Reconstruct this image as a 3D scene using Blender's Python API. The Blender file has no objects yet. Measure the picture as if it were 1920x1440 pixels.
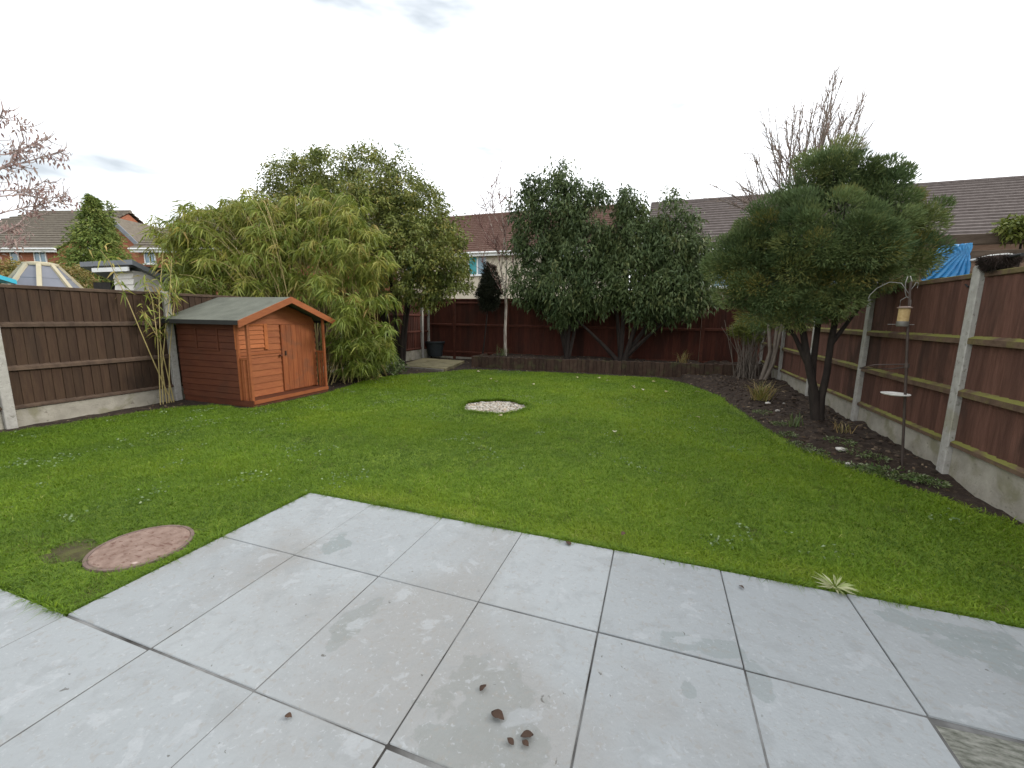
import bpy, math, random
import numpy as np
from mathutils import Vector, Matrix
rnd = random.Random(7)
rng = np.random.default_rng(7)
SC = bpy.context.scene
COL = SC.collection
R_ = math.radians

# ------------------------------------------------------------------ camera
F, PITCH, ROLL, YAW, CH = 781.74, .1611, .0134, -.3335, 1.4285     # focal length in px of a 1920 px wide frame
_fw = np.array([math.sin(YAW)*math.cos(PITCH), math.cos(YAW)*math.cos(PITCH), -math.sin(PITCH)])
_r = np.array([math.cos(YAW), -math.sin(YAW), 0.]); _u = np.cross(_r, _fw)
CR = math.cos(ROLL)*_r + math.sin(ROLL)*_u
CU = -math.sin(ROLL)*_r + math.cos(ROLL)*_u
CP = np.array([0, 0, CH])
cd = bpy.data.cameras.new('camera'); cam = bpy.data.objects.new('camera', cd); COL.objects.link(cam)
cd.sensor_width = 36; cd.lens = F/1920*36; cd.clip_end = 2000; cd.clip_start = .05
cam.matrix_world = Matrix(((CR[0], CU[0], -_fw[0], 0), (CR[1], CU[1], -_fw[1], 0), (CR[2], CU[2], -_fw[2], CH), (0, 0, 0, 1)))
SC.camera = cam

# ------------------------------------------------------------------ sky, sun, exposure
SUN_DIR = Vector((.80, .30, .52)).normalized()      # towards the sun, behind thin cloud
SKYLOC = (2.9, 6.5, 4.4)
w = bpy.data.worlds.new('World'); SC.world = w; w.use_nodes = True
nt = w.node_tree; nt.nodes.clear()
def N(nt, t, **kw):
    n = nt.nodes.new(t)
    for k, v in kw.items():
        if k in n.bl_rna.properties: setattr(n, k, v)
        else: n.inputs[k].default_value = v
    return n
sky = N(nt, 'ShaderNodeTexSky', sky_type='NISHITA', sun_disc=False, sun_elevation=math.asin(SUN_DIR.z), sun_rotation=math.atan2(SUN_DIR.x, SUN_DIR.y), air_density=1.5, dust_density=3.)
tc = N(nt, 'ShaderNodeTexCoord'); mp = N(nt, 'ShaderNodeMapping'); mp.inputs['Scale'].default_value = (1., 1., 3.5); mp.inputs['Location'].default_value = SKYLOC
nz = N(nt, 'ShaderNodeTexNoise', Scale=2.2, Detail=5., Roughness=.55)
rp = N(nt, 'ShaderNodeValToRGB'); rp.color_ramp.elements[0].position = .30; rp.color_ramp.elements[1].position = .48
rp.color_ramp.elements[0].color = (.0, .0, .0, 1)
cl = N(nt, 'ShaderNodeMix', data_type='RGBA'); cl.inputs['A'].default_value = (5.2, 5.7, 6.2, 1); cl.inputs['B'].default_value = (13.2, 13.5, 13.9, 1)
mx = N(nt, 'ShaderNodeMix', data_type='RGBA'); mx.inputs['Factor'].default_value = .93
bg = N(nt, 'ShaderNodeBackground', Strength=.1); out = N(nt, 'ShaderNodeOutputWorld')
L = nt.links.new
L(tc.outputs['Generated'], mp.inputs['Vector']); L(mp.outputs['Vector'], nz.inputs['Vector']); L(nz.outputs['Fac'], rp.inputs['Fac'])
L(rp.outputs['Color'], cl.inputs['Factor']); L(sky.outputs['Color'], mx.inputs['A']); L(cl.outputs['Result'], mx.inputs['B'])
L(mx.outputs['Result'], bg.inputs['Color']); L(bg.outputs['Background'], out.inputs['Surface'])
sl = bpy.data.lights.new('sun', 'SUN'); sl.energy = 1.5; sl.angle = R_(14); sl.color = (1., .96, .9)
so = bpy.data.objects.new('sun', sl); COL.objects.link(so); so.rotation_euler = SUN_DIR.to_track_quat('Z', 'Y').to_euler(); so.location = (6, 4, 12)
vs = SC.view_settings; vs.view_transform = 'Standard'; vs.look = 'None'; vs.exposure = .5; vs.gamma = 1.; vs.use_curve_mapping = False
SC.cycles.max_bounces = 6; SC.cycles.transparent_max_bounces = 8

# ------------------------------------------------------------------ pixel -> place
def ray(x, y): return _fw + CR*(x-960)/F + CU*(720-y)/F
def G(x, y, z=0.):
    d = ray(x, y); return CP + d*((z-CH)/d[2])
def PY(x, y, Y):
    d = ray(x, y); return CP + d*(Y/d[1])
def PX(x, y, X):
    d = ray(x, y); return CP + d*(X/d[0])
def depth(p): return float((np.asarray(p)-CP) @ _fw)

# ------------------------------------------------------------------ materials
MATS = {}
def mat(name, c1, c2=None, scale=8., rough=.8, bump=.0, bscale=None, stretch=(1, 1, 1), obrand=0., tint=None, trans=0., metal=0., spec=.3, extra=None, detail=6.):
    """principled surface: c1/c2 mixed by noise in object space, optional per-object random value, per-leaf tint ramp, translucency"""
    if name in MATS: return MATS[name]
    m = bpy.data.materials.new(name); m.use_nodes = True; t = m.node_tree; t.nodes.clear(); L = t.links.new
    o = N(t, 'ShaderNodeOutputMaterial'); b = N(t, 'ShaderNodeBsdfPrincipled', Roughness=rough, Metallic=metal)
    b.inputs['Specular IOR Level'].default_value = spec
    tc = N(t, 'ShaderNodeTexCoord'); mp = N(t, 'ShaderNodeMapping'); mp.inputs['Scale'].default_value = stretch
    L(tc.outputs['Object'], mp.inputs['Vector'])
    oi = N(t, 'ShaderNodeObjectInfo')
    ad = N(t, 'ShaderNodeVectorMath', operation='MULTIPLY_ADD')
    cb = N(t, 'ShaderNodeCombineXYZ')
    for k in range(3): L(oi.outputs['Random'], cb.inputs[k])
    L(cb.outputs[0], ad.inputs[0]); ad.inputs[1].default_value = (17.3, 31.1, 11.7) if obrand else (0, 0, 0); L(mp.outputs[0], ad.inputs[2])
    c2 = c2 or tuple(x*.75 for x in c1)
    nz = N(t, 'ShaderNodeTexNoise', Scale=scale, Detail=detail, Roughness=.6); L(ad.outputs[0], nz.inputs['Vector'])
    rp = N(t, 'ShaderNodeValToRGB'); rp.color_ramp.elements[0].position = .34; rp.color_ramp.elements[1].position = .66
    rp.color_ramp.elements[0].color = (*c1, 1); rp.color_ramp.elements[1].color = (*c2, 1); L(nz.outputs['Fac'], rp.inputs['Fac'])
    col = rp.outputs['Color']
    if tint:
        at = N(t, 'ShaderNodeAttribute', attribute_name='tint'); r2 = N(t, 'ShaderNodeValToRGB')
        el = r2.color_ramp.elements
        while len(el) < len(tint): el.new(.5)
        for e, (p, c) in zip(el, tint): e.position = p; e.color = (*c, 1)
        L(at.outputs['Fac'], r2.inputs['Fac'])
        mm = N(t, 'ShaderNodeMix', data_type='RGBA', blend_type='MULTIPLY'); mm.inputs['Factor'].default_value = 1.
        L(r2.outputs['Color'], mm.inputs['A']); L(col, mm.inputs['B']); col = mm.outputs['Result']
    if obrand:
        mr = N(t, 'ShaderNodeMapRange'); mr.inputs['To Min'].default_value = 1-obrand; mr.inputs['To Max'].default_value = 1+obrand
        L(oi.outputs['Random'], mr.inputs['Value'])
        hs = N(t, 'ShaderNodeHueSaturation'); L(mr.outputs[0], hs.inputs['Value']); L(col, hs.inputs['Color']); col = hs.outputs['Color']
    if extra: col = extra(t, tc, col, b)
    L(col, b.inputs['Base Color'])
    if bump:
        n2 = N(t, 'ShaderNodeTexNoise', Scale=bscale or scale*4, Detail=8., Roughness=.65); L(ad.outputs[0], n2.inputs['Vector'])
        bp = N(t, 'ShaderNodeBump', Strength=min(1., bump), Distance=.02); L(n2.outputs['Fac'], bp.inputs['Height']); L(bp.outputs[0], b.inputs['Normal'])
    sh = b.outputs[0]
    if trans:
        tr = N(t, 'ShaderNodeBsdfTranslucent'); L(col, tr.inputs['Color']); ms = N(t, 'ShaderNodeMixShader'); ms.inputs[0].default_value = trans
        L(sh, ms.inputs[1]); L(tr.outputs[0], ms.inputs[2]); sh = ms.outputs[0]
    L(sh, o.inputs['Surface']); MATS[name] = m; return m

def patches(color, scale, lo, hi, seed=0., amount=1., coord='Object', rough=None, stretch=(1, 1, 1)):
    """stain layer with a shape of its own, mixed over the base colour"""
    def f(t, tc, col, b):
        L = t.links.new
        mp = N(t, 'ShaderNodeMapping'); mp.inputs['Location'].default_value = (seed, seed*1.7, seed*.3); mp.inputs['Scale'].default_value = stretch; L(tc.outputs[coord], mp.inputs[0])
        if coord == 'Object':
            pass
        nz = N(t, 'ShaderNodeTexNoise', Scale=scale, Detail=6., Roughness=.55, Distortion=.4); L(mp.outputs[0], nz.inputs['Vector'])
        mr = N(t, 'ShaderNodeMapRange', interpolation_type='SMOOTHSTEP'); mr.inputs['From Min'].default_value = lo; mr.inputs['From Max'].default_value = hi; mr.inputs['To Max'].default_value = amount
        L(nz.outputs['Fac'], mr.inputs['Value'])
        mm = N(t, 'ShaderNodeMix', data_type='RGBA'); L(mr.outputs[0], mm.inputs['Factor']); L(col, mm.inputs['A']); mm.inputs['B'].default_value = (*color, 1)
        return mm.outputs['Result']
    return f
def world_patches(color, scale, lo, hi, seed=0., amount=1., stretch=(1, 1, 1)):
    def f(t, tc, col, b):
        L = t.links.new; g = N(t, 'ShaderNodeNewGeometry')
        mp = N(t, 'ShaderNodeMapping'); mp.inputs['Location'].default_value = (seed, seed*1.7, seed*.3); mp.inputs['Scale'].default_value = stretch; L(g.outputs['Position'], mp.inputs[0])
        nz = N(t, 'ShaderNodeTexNoise', Scale=scale, Detail=7., Roughness=.55, Distortion=.5); L(mp.outputs[0], nz.inputs['Vector'])
        mr = N(t, 'ShaderNodeMapRange', interpolation_type='SMOOTHSTEP'); mr.inputs['From Min'].default_value = lo; mr.inputs['From Max'].default_value = hi; mr.inputs['To Max'].default_value = amount
        L(nz.outputs['Fac'], mr.inputs['Value'])
        mm = N(t, 'ShaderNodeMix', data_type='RGBA'); L(mr.outputs[0], mm.inputs['Factor']); L(col, mm.inputs['A']); mm.inputs['B'].default_value = (*color, 1)
        return mm.outputs['Result']
    return f
def chain(*fs):
    def f(t, tc, col, b):
        for g in fs: col = g(t, tc, col, b)
        return col
    return f

# ------------------------------------------------------------------ mesh helpers
def link(o, parent=None):
    COL.objects.link(o)
    if parent: o.parent = parent
    return o
def tag(o, label=None, cat=None, group=None, kind=None):
    if label: o['label'] = label
    if cat: o['category'] = cat
    if group: o['group'] = group
    if kind: o['kind'] = kind
    return o
def empty(name, loc=(0, 0, 0), label=None, cat=None, group=None, rz=0.):
    o = bpy.data.objects.new(name, None); o.location = loc; o.rotation_euler = (0, 0, rz); o.empty_display_size = .1
    return tag(link(o), label, cat, group)
def settle(root):
    """parts were built in world coordinates: move them under their root"""
    for c in root.children: c.location = Vector(c.location)-Vector(root.location)
class MB:
    def __init__(s): s.v = []; s.f = []; s.sm = []
    def add(s, vs, fs, smooth=False):
        b = len(s.v); s.v += [tuple(float(c) for c in v) for v in vs]
        s.f += [tuple(i+b for i in f) for f in fs]; s.sm += [smooth]*len(fs); return s
    def box(s, a, b, rot=None, jit=0.):
        (x0, y0, z0), (x1, y1, z1) = a, b
        v = [Vector((x, y, z)) for z in (z0, z1) for y in (y0, y1) for x in (x0, x1)]
        if rot: v = [rot @ p for p in v]
        if jit: v = [p+Vector((rnd.uniform(-jit, jit), rnd.uniform(-jit, jit), rnd.uniform(-jit, jit))) for p in v]
        return s.add(v, [(0, 2, 3, 1), (4, 5, 7, 6), (0, 1, 5, 4), (2, 6, 7, 3), (0, 4, 6, 2), (1, 3, 7, 5)])
    def beam(s, p, q, wd, ht, up=(0, 0, 1)):
        p, q = Vector(p), Vector(q); d = (q-p).normalized(); sd = d.cross(Vector(up)).normalized(); u = sd.cross(d)
        v = [c+sd*a*wd/2+u*b*ht/2 for c in (p, q) for a, b in ((-1, -1), (1, -1), (1, 1), (-1, 1))]
        return s.add(v, [(0, 3, 2, 1), (4, 5, 6, 7), (0, 1, 5, 4), (1, 2, 6, 5), (2, 3, 7, 6), (3, 0, 4, 7)])
    def tube(s, pts, rad, n=6, cap=True):
        pts = [Vector(p) for p in pts]; m = len(pts)
        if not hasattr(rad, '__len__'): rad = [rad]*m
        ref = Vector((0, 0, 1)); d0 = (pts[-1]-pts[0])
        if abs(d0.normalized().z) > .8: ref = Vector((1, 0, 0))
        vs = []
        for i, p in enumerate(pts):
            d = (pts[min(i+1, m-1)]-pts[max(i-1, 0)]).normalized(); a = d.cross(ref)
            a = a.normalized() if a.length > 1e-5 else Vector((0, 1, 0)); b = d.cross(a)
            vs += [p+(a*math.cos(6.2832*k/n)+b*math.sin(6.2832*k/n))*rad[i] for k in range(n)]
        fs = [(i*n+k, i*n+(k+1) % n, (i+1)*n+(k+1) % n, (i+1)*n+k) for i in range(m-1) for k in range(n)]
        s.add(vs, fs, True)
        if cap: s.add(vs[:n], [tuple(range(n))]); s.add(vs[-n:], [tuple(reversed(range(n)))])
        return s
    def lathe(s, prof, c=(0, 0, 0), n=24, wob=0.):
        vs = []; k0 = len(prof)
        wb = [1+rnd.uniform(-wob, wob) for _ in range(n)]
        for r, z in prof: vs += [(c[0]+r*wb[k]*math.cos(6.2832*k/n), c[1]+r*wb[k]*math.sin(6.2832*k/n), c[2]+z) for k in range(n)]
        fs = [(i*n+k, i*n+(k+1) % n, (i+1)*n+(k+1) % n, (i+1)*n+k) for i in range(k0-1) for k in range(n)]
        s.add(vs, fs, True); s.add(vs[:n], [tuple(reversed(range(n)))]); s.add(vs[-n:], [tuple(range(n))]); return s
    def prism(s, poly, ax, a, b):
        """polygon of 2-tuples extruded along axis ax from a to b (axis order kept x,y,z)"""
        def P(u, v, t):
            return {0: (t, u, v), 1: (u, t, v), 2: (u, v, t)}[ax]
        n = len(poly); vs = [P(u, v, a) for u, v in poly]+[P(u, v, b) for u, v in poly]
        return s.add(vs, [tuple(range(n)), tuple(range(2*n-1, n-1, -1))]+[(i, i+n, (i+1) % n+n, (i+1) % n) for i in range(n)])
    def mesh(s, name):
        me = bpy.data.meshes.new(name); me.from_pydata(s.v, [], s.f); me.polygons.foreach_set('use_smooth', s.sm); me.update(); return me
    def build(s, name, m, parent=None, bevel=0.):
        me = s.mesh(name); me.materials.append(m)
        if bevel:
            import bmesh
            bm = bmesh.new(); bm.from_mesh(me); bmesh.ops.recalc_face_normals(bm, faces=bm.faces)
            bmesh.ops.bevel(bm, geom=list(bm.edges), offset=bevel, segments=1, affect='EDGES', clamp_overlap=True); bm.to_mesh(me); bm.free()
        else:
            import bmesh
            bm = bmesh.new(); bm.from_mesh(me); bmesh.ops.recalc_face_normals(bm, faces=bm.faces); bm.to_mesh(me); bm.free()
        return link(bpy.data.objects.new(name, me), parent)
def np_mesh(name, V, Fc, m, parent=None, tint=None, smooth=False):
    V = np.ascontiguousarray(V, np.float32); Fc = np.ascontiguousarray(Fc, np.int32); k = Fc.shape[1]
    me = bpy.data.meshes.new(name); me.vertices.add(len(V)); me.vertices.foreach_set('co', V.ravel())
    me.loops.add(Fc.size); me.loops.foreach_set('vertex_index', Fc.ravel())
    me.polygons.add(len(Fc)); me.polygons.foreach_set('loop_start', np.arange(len(Fc), dtype=np.int32)*k)
    if smooth: me.polygons.foreach_set('use_smooth', np.ones(len(Fc), bool))
    if tint is not None:
        a = me.attributes.new('tint', 'FLOAT', 'POINT'); a.data.foreach_set('value', np.ascontiguousarray(tint, np.float32))
    me.update(calc_edges=True); me.materials.append(m); return link(bpy.data.objects.new(name, me), parent)
def unit(a): return a/np.maximum(np.linalg.norm(a, axis=-1, keepdims=True), 1e-9)
def leaves(name, P, D, Ln, Wd, m, parent=None, tint=None, droop=.15, waist=.42):
    """one folded four-corner leaf per row of P, pointing along D"""
    n = len(P); D = unit(D); S = unit(np.cross(D, rng.normal(size=(n, 3)))); Nn = np.cross(S, D)
    Ln = np.broadcast_to(np.asarray(Ln, float), (n,))[:, None]; Wd = np.broadcast_to(np.asarray(Wd, float), (n,))[:, None]
    mid = P+D*Ln*waist; dz = np.array([0, 0, -1.])*Ln*droop
    V = np.stack([P, mid+S*Wd/2+Nn*Wd*.15, mid-S*Wd/2+Nn*Wd*.15, P+D*Ln+dz], 1).reshape(-1, 3)
    i = np.arange(n)[:, None]*4
    Fc = np.concatenate([i+np.array([[0, 1, 2]]), i+np.array([[1, 3, 2]])], 0)
    if tint is None: tint = rng.random(n)
    return tag(np_mesh(name, V, Fc, m, parent, np.repeat(tint, 4)), kind='stuff')
def balls(spec):
    """crown envelope: (px, py, Y, radius in px[, flatten]) -> world centre and radius, sized by the distance of its trunk"""
    out = []
    for b in spec:
        c = PY(b[0], b[1], b[2]); k = depth(c)/float(np.linalg.norm(c-CP)); out.append((c, b[3]*depth(c)/F*(.25+.75*k)))
    return out
def crown_points(env, n, clump_r, per, shell=.55, flat=1., lump=.28):
    """clump centres inside the union of balls, towards the outside, then leaf points round each centre"""
    vol = np.array([r**2.2 for _, r in env]); pick = rng.choice(len(env), n, p=vol/vol.sum())
    C = np.array([c for c, _ in env]); Rr = np.array([r for _, r in env])
    d = unit(rng.normal(size=(n, 3))); rad = (shell+(1-shell)*rng.random(n)**.6)*(1+rng.normal(size=n)*lump*.35)
    cen = C[pick]+d*(Rr[pick]*rad)[:, None]
    cr = clump_r*(.6+.8*rng.random(n))
    pts = np.repeat(cen, per, 0)+unit(rng.normal(size=(n*per, 3)))*(np.repeat(cr, per)*rng.random(n*per)**.45)[:, None]*np.array([1, 1, flat])
    return cen, d, pts, np.repeat(np.arange(n), per)
def bez(p, q, bow, n=8, up=0.):
    p, q = np.asarray(p, float), np.asarray(q, float); m = (p+q)/2+np.asarray(bow, float)
    return [tuple((1-t)**2*p+2*t*(1-t)*m+t*t*q) for t in np.linspace(0, 1, n)]

# ------------------------------------------------------------------ the ground
X0, Y0 = -2.5725, 2.4784           # left back corner of the patio
SW, RD = .6, [.7274, .7603, .75, .75, .75]
FL, FR, FB = -7.62, 2.68, 13.0     # centre lines of the left, right and back fences
M_GROUND = mat('ground_rough_grass', (.05, .075, .02), (.09, .08, .04), scale=.6, rough=.95)
tag(MB().add([(-400, -400, -.25), (400, -400, -.25), (400, 400, -.25), (-400, 400, -.25)], [(0, 1, 2, 3)]).build('ground', M_GROUND), kind='structure')

LAWN = [(-2.585, 2.495), (-2.585, .985), (-7.35, .985), (-7.30, 2.6), (-7.15, 3.4), (-6.95, 4.1), (-6.6, 4.55), (-5.85, 4.6), (-5.75, 5.6), (-5.8, 6.5), (-6.0, 7.2), (-6.05, 8.2),
        (-5.6, 9.0), (-5.15, 9.65), (-4.8, 10.25), (-3.4, 10.45), (-1.7, 10.75), (.1, 10.75), (.75, 10.0), (1.2, 8.7), (1.33, 7.5), (1.46, 6.4), (1.62, 5.5), (1.95, 4.85), (2.35, 4.35), (2.6, 3.9), (2.62, 2.495)]
LAWN_NP = np.array(LAWN)
PIT = (-2.45, 6.22, .56); MAN = (-2.94, 1.51, .262)
def inside(x, y, poly):
    c = np.zeros(len(x), bool); n = len(poly); j = n-1
    for i in range(n):
        xi, yi = poly[i]; xj, yj = poly[j]
        hit = ((yi > y) != (yj > y)) & (x < (xj-xi)*(y-yi)/(yj-yi+1e-12)+xi); c ^= hit; j = i
    return c
def edge_dist(x, y, poly):
    d = np.full(len(x), 9e9); n = len(poly)
    for i in range(n):
        a, b = np.array(poly[i]), np.array(poly[(i+1) % n]); ab = b-a
        t = np.clip(((x-a[0])*ab[0]+(y-a[1])*ab[1])/(ab @ ab), 0, 1)
        d = np.minimum(d, np.hypot(x-a[0]-t*ab[0], y-a[1]-t*ab[1]))
    return d
def vnoise(x, y, s, seed=0):
    r = np.random.default_rng(seed); T = r.random((64, 64)); X, Y = x/s+100, y/s+100; i, j = np.floor(X).astype(int), np.floor(Y).astype(int); u, v = X-i, Y-j
    u, v = u*u*(3-2*u), v*v*(3-2*v); g = lambda a, b: T[a % 64, b % 64]
    return (g(i, j)*(1-u)+g(i+1, j)*u)*(1-v)+(g(i, j+1)*(1-u)+g(i+1, j+1)*u)*v
def smooth01(x): x = np.clip(x, 0, 1); return x*x*(3-2*x)
def lawn_z(x, y):
    z = -.022+.018*(vnoise(x, y, 1.3, 3)-.5)+.008*(vnoise(x, y, .35, 4)-.5)
    pass
    return z
# soil sheet below everything in the garden: border beds and bare strips
gx, gy = np.meshgrid(np.arange(-7.7, 2.76, .05), np.arange(.6, 13.05, .05)); fx, fy = gx.ravel(), gy.ravel()
ins = inside(fx, fy, LAWN); ed = edge_dist(fx, fy, LAWN)
bump = .05*(vnoise(fx, fy, .3, 8)-.5)+.04*(vnoise(fx, fy, .11, 9)-.5)+.02*(vnoise(fx, fy, .06, 10)-.5)
z = np.where(ins, -.075, -.045+.35*bump)
right = (fx > .6) & (fy > 4.3) & ~ins
mound = smooth01(ed/.45)*smooth01((fy-4.3)/1.2)
z = np.where(right, z+mound*(.09+.05*(vnoise(fx, fy, .8, 11)))+mound*bump*.9, z)
back = smooth01((fy-(11.10+.055*(fx+5)))/.1)*smooth01((fx+5.1)/.15)
z = z+back*(.26+bump*.5-np.where(right, .08*mound, 0))
z = np.where(~ins & (fx < -5.3) & (fy > 6.5) & (fy < 9.7), z+.03*smooth01(ed/.4), z)
hide = (np.hypot(fx-PIT[0], fy-PIT[1]) < PIT[2]+.02)
z = np.where(hide, -.10, z)
nyy, nxx = gx.shape; idx = np.arange(nyy*nxx).reshape(nyy, nxx)
Fc = np.stack([idx[:-1, :-1], idx[:-1, 1:], idx[1:, 1:], idx[1:, :-1]], -1).reshape(-1, 4)
M_SOIL = mat('soil', (.021, .013, .009), (.041, .027, .018), scale=9, rough=.95, bump=.9, bscale=40, extra=world_patches((.10, .075, .05), 16, .56, .66, 2., .7))
tag(np_mesh('soil', np.stack([fx, fy, z], -1), Fc, M_SOIL, smooth=True), kind='structure')
SOILZ = z.reshape(nyy, nxx)
def soil_z(x, y):
    i = int(np.clip(round((y-.6)/.05), 0, nyy-1)); j = int(np.clip(round((x+7.7)/.05), 0, nxx-1)); return float(SOILZ[i, j])
# lawn turf sheet
gx, gy = np.meshgrid(np.arange(-7.4, 2.7, .04), np.arange(.98, 10.85, .04)); fx, fy = gx.ravel(), gy.ravel()
wob = .05*(vnoise(fx, fy, .25, 21)-.5)+.03*(vnoise(fx, fy, .1, 22)-.5)
sd = np.where(inside(fx, fy, LAWN), 1, -1)*edge_dist(fx, fy, LAWN)
straight = (fy < 2.6)
ok = (sd+np.where(straight, 0, wob) > -.0) & (np.hypot(fx-PIT[0], fy-PIT[1]) > PIT[2]*(1+.06*np.sin(5*np.arctan2(fy-PIT[1], fx-PIT[0])))) & (np.hypot(fx-MAN[0], fy-MAN[1]) > MAN[2]-.03)
nyy2, nxx2 = gx.shape; idx = np.arange(nyy2*nxx2).reshape(nyy2, nxx2)
q = np.stack([idx[:-1, :-1], idx[:-1, 1:], idx[1:, 1:], idx[1:, :-1]], -1).reshape(-1, 4)
q = q[ok[q].all(1)]
M_TURF = mat('turf', (.095, .15, .012), (.14, .2, .018), scale=3, rough=.95, bump=.6, bscale=60, extra=world_patches((.06, .045, .02), 3.5, .56, .68, 5., .6))
lawn = tag(np_mesh('lawn', np.stack([fx, fy, lawn_z(fx, fy)], -1), q, M_TURF, smooth=True), kind='structure')

# ------------------------------------------------------------------ patio of painted slabs
STAINS = [((905, 1350), (.20, .27), .75), ((945, 1400), (.17, .12), .7), ((628, 1018), (.10, .10), .8), ((670, 1160), (.08, .14), .75), ((640, 1195), (.05, .08), .6), ((1330, 1215), (.24, .06), .6), ((1420, 1270), (.05, .14), .55), ((1790, 1185), (.32, .07), .7), ((1880, 1235), (.22, .12), .7), ((1290, 1290), (.03, .04), .6)]
def stains(t, tc, col, b):
    L = t.links.new; g = N(t, 'ShaderNodeNewGeometry'); nz = N(t, 'ShaderNodeTexNoise', Scale=7., Detail=5., Roughness=.6); L(g.outputs['Position'], nz.inputs['Vector'])
    for (px, py), (rx, ry), am in STAINS:
        c = G(px, py); v = N(t, 'ShaderNodeVectorMath', operation='SUBTRACT'); L(g.outputs['Position'], v.inputs[0]); v.inputs[1].default_value = (c[0], c[1], 0)
        w_ = N(t, 'ShaderNodeVectorMath', operation='MULTIPLY'); L(v.outputs[0], w_.inputs[0]); w_.inputs[1].default_value = (1/rx, 1/ry, 0); ln = N(t, 'ShaderNodeVectorMath', operation='LENGTH'); L(w_.outputs[0], ln.inputs[0])
        ad = N(t, 'ShaderNodeMath', operation='MULTIPLY_ADD'); L(nz.outputs['Fac'], ad.inputs[0]); ad.inputs[1].default_value = 2.6; L(ln.outputs['Value'], ad.inputs[2])
        mr = N(t, 'ShaderNodeMapRange', interpolation_type='SMOOTHSTEP'); mr.inputs['From Min'].default_value = 2.32; mr.inputs['From Max'].default_value = 2.16; mr.inputs['To Max'].default_value = am; L(ad.outputs[0], mr.inputs['Value'])
        mm = N(t, 'ShaderNodeMix', data_type='RGBA'); L(mr.outputs[0], mm.inputs['Factor']); L(col, mm.inputs['A']); mm.inputs['B'].default_value = (.19, .215, .212, 1); col = mm.outputs['Result']
    return col
def slab_paint(t, tc, col, b):
    col = stains(t, tc, col, b)
    col = world_patches((.21, .235, .235), 1.5, .66, .675, 3.1, .5)(t, tc, col, b)
    col = world_patches((.20, .185, .165), .6, .52, .68, 11.3, .5)(t, tc, col, b)
    col = world_patches((.335, .35, .36), 7., .60, .66, 6.7, .5)(t, tc, col, b)
    col = world_patches((.215, .225, .225), 9., .50, .68, 19.7, .45)(t, tc, col, b)
    col = world_patches((.225, .205, .18), 38., .56, .66, 4.4, .35)(t, tc, col, b)
    col = world_patches((.34, .355, .365), 55., .60, .68, 14.4, .5)(t, tc, col, b)
    col = world_patches((.08, .075, .065), 24., .70, .73, 9.2, .8)(t, tc, col, b)
    return col
M_SLAB = mat('painted_slab', (.264, .280, .286), (.282, .299, .304), scale=1.2, rough=.62, bump=.35, bscale=34, obrand=.05, extra=slab_paint, spec=.4)
M_ROUGH = mat('exposed_aggregate', (.11, .115, .09), (.31, .31, .27), scale=24, rough=.9, bump=1., bscale=34, stretch=(1, 2.6, 1))
M_JOINT = mat('slab_joint', (.022, .019, .016), (.20, .20, .195), scale=2.6, rough=.95, bump=.5)
patio = empty('patio', (X0, Y0, 0)); tag(patio, kind='structure')
MB().add([(-8.4-X0, .99-Y0-2.3, -.0045), (5.7, .99-Y0-2.3, -.0045), (5.7, -.006, -.0045), (.012, -.006, -.0045), (.012, .985-Y0, -.0045), (-8.4-X0, .985-Y0, -.0045)], [(0, 1, 2, 3, 4, 5)]).build('joint_bed', M_JOINT, patio)
ys = [0]
for d in RD: ys.append(ys[-1]-d)
for rI in range(5):
    c0 = 0 if rI < 2 else -9
    for cI in range(c0, 9):
        g = rnd.uniform(.0016, .0034) if rnd.random() < .8 else rnd.uniform(.004, .006)
        x0, x1, y1, y0 = cI*SW+g, (cI+1)*SW-g, ys[rI]-g*(1.6 if rI == 2 else 1), ys[rI+1]+g*(1.7 if rI == 1 else 1)
        if x0+X0 > 2.62: continue
        zt = rnd.uniform(-.002, .002); rough = rI == 1 and cI == 6
        me = MB(); n = 5; e = .004
        if rough: zt = -.006
        me.box((x0, y0, -.05), (x1, y1, zt))
        tl = (rnd.uniform(-.0015, .0015), rnd.uniform(-.0015, .0015))
        o = me.build('paving_slab', M_ROUGH if rough else M_SLAB, patio, bevel=.003)
        o.rotation_euler = (tl[0], tl[1], 0)
        if rough: o['label'] = 'broken slab with rough exposed concrete'

# ------------------------------------------------------------------ fences
def wood(name, c1, c2, **k):
    k.setdefault('scale', 5.); return mat(name, c1, c2, stretch=(7, 7, .7), rough=.85, bump=.4, bscale=14, obrand=.22, **k)
def moss_top(t, tc, col, b):
    L = t.links.new; g = N(t, 'ShaderNodeNewGeometry'); sp = N(t, 'ShaderNodeSeparateXYZ'); L(g.outputs['Normal'], sp.inputs[0])
    nz = N(t, 'ShaderNodeTexNoise', Scale=4., Detail=5.); L(g.outputs['Position'], nz.inputs['Vector'])
    a = N(t, 'ShaderNodeMapRange', interpolation_type='SMOOTHSTEP'); a.inputs['From Min'].default_value = .35; a.inputs['From Max'].default_value = .75; L(sp.outputs['Z'], a.inputs['Value'])
    c = N(t, 'ShaderNodeMapRange', interpolation_type='SMOOTHSTEP'); c.inputs['From Min'].default_value = .36; c.inputs['From Max'].default_value = .55; L(nz.outputs['Fac'], c.inputs['Value'])
    m_ = N(t, 'ShaderNodeMath', operation='MULTIPLY'); L(a.outputs[0], m_.inputs[0]); L(c.outputs[0], m_.inputs[1])
    mm = N(t, 'ShaderNodeMix', data_type='RGBA'); L(m_.outputs[0], mm.inputs['Factor']); L(col, mm.inputs['A']); mm.inputs['B'].default_value = (.17, .165, .04, 1); return mm.outputs['Result']
moss = lambda amt: world_patches((.17, .17, .035), 5., .47, .60, 1.3, amt)
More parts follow.
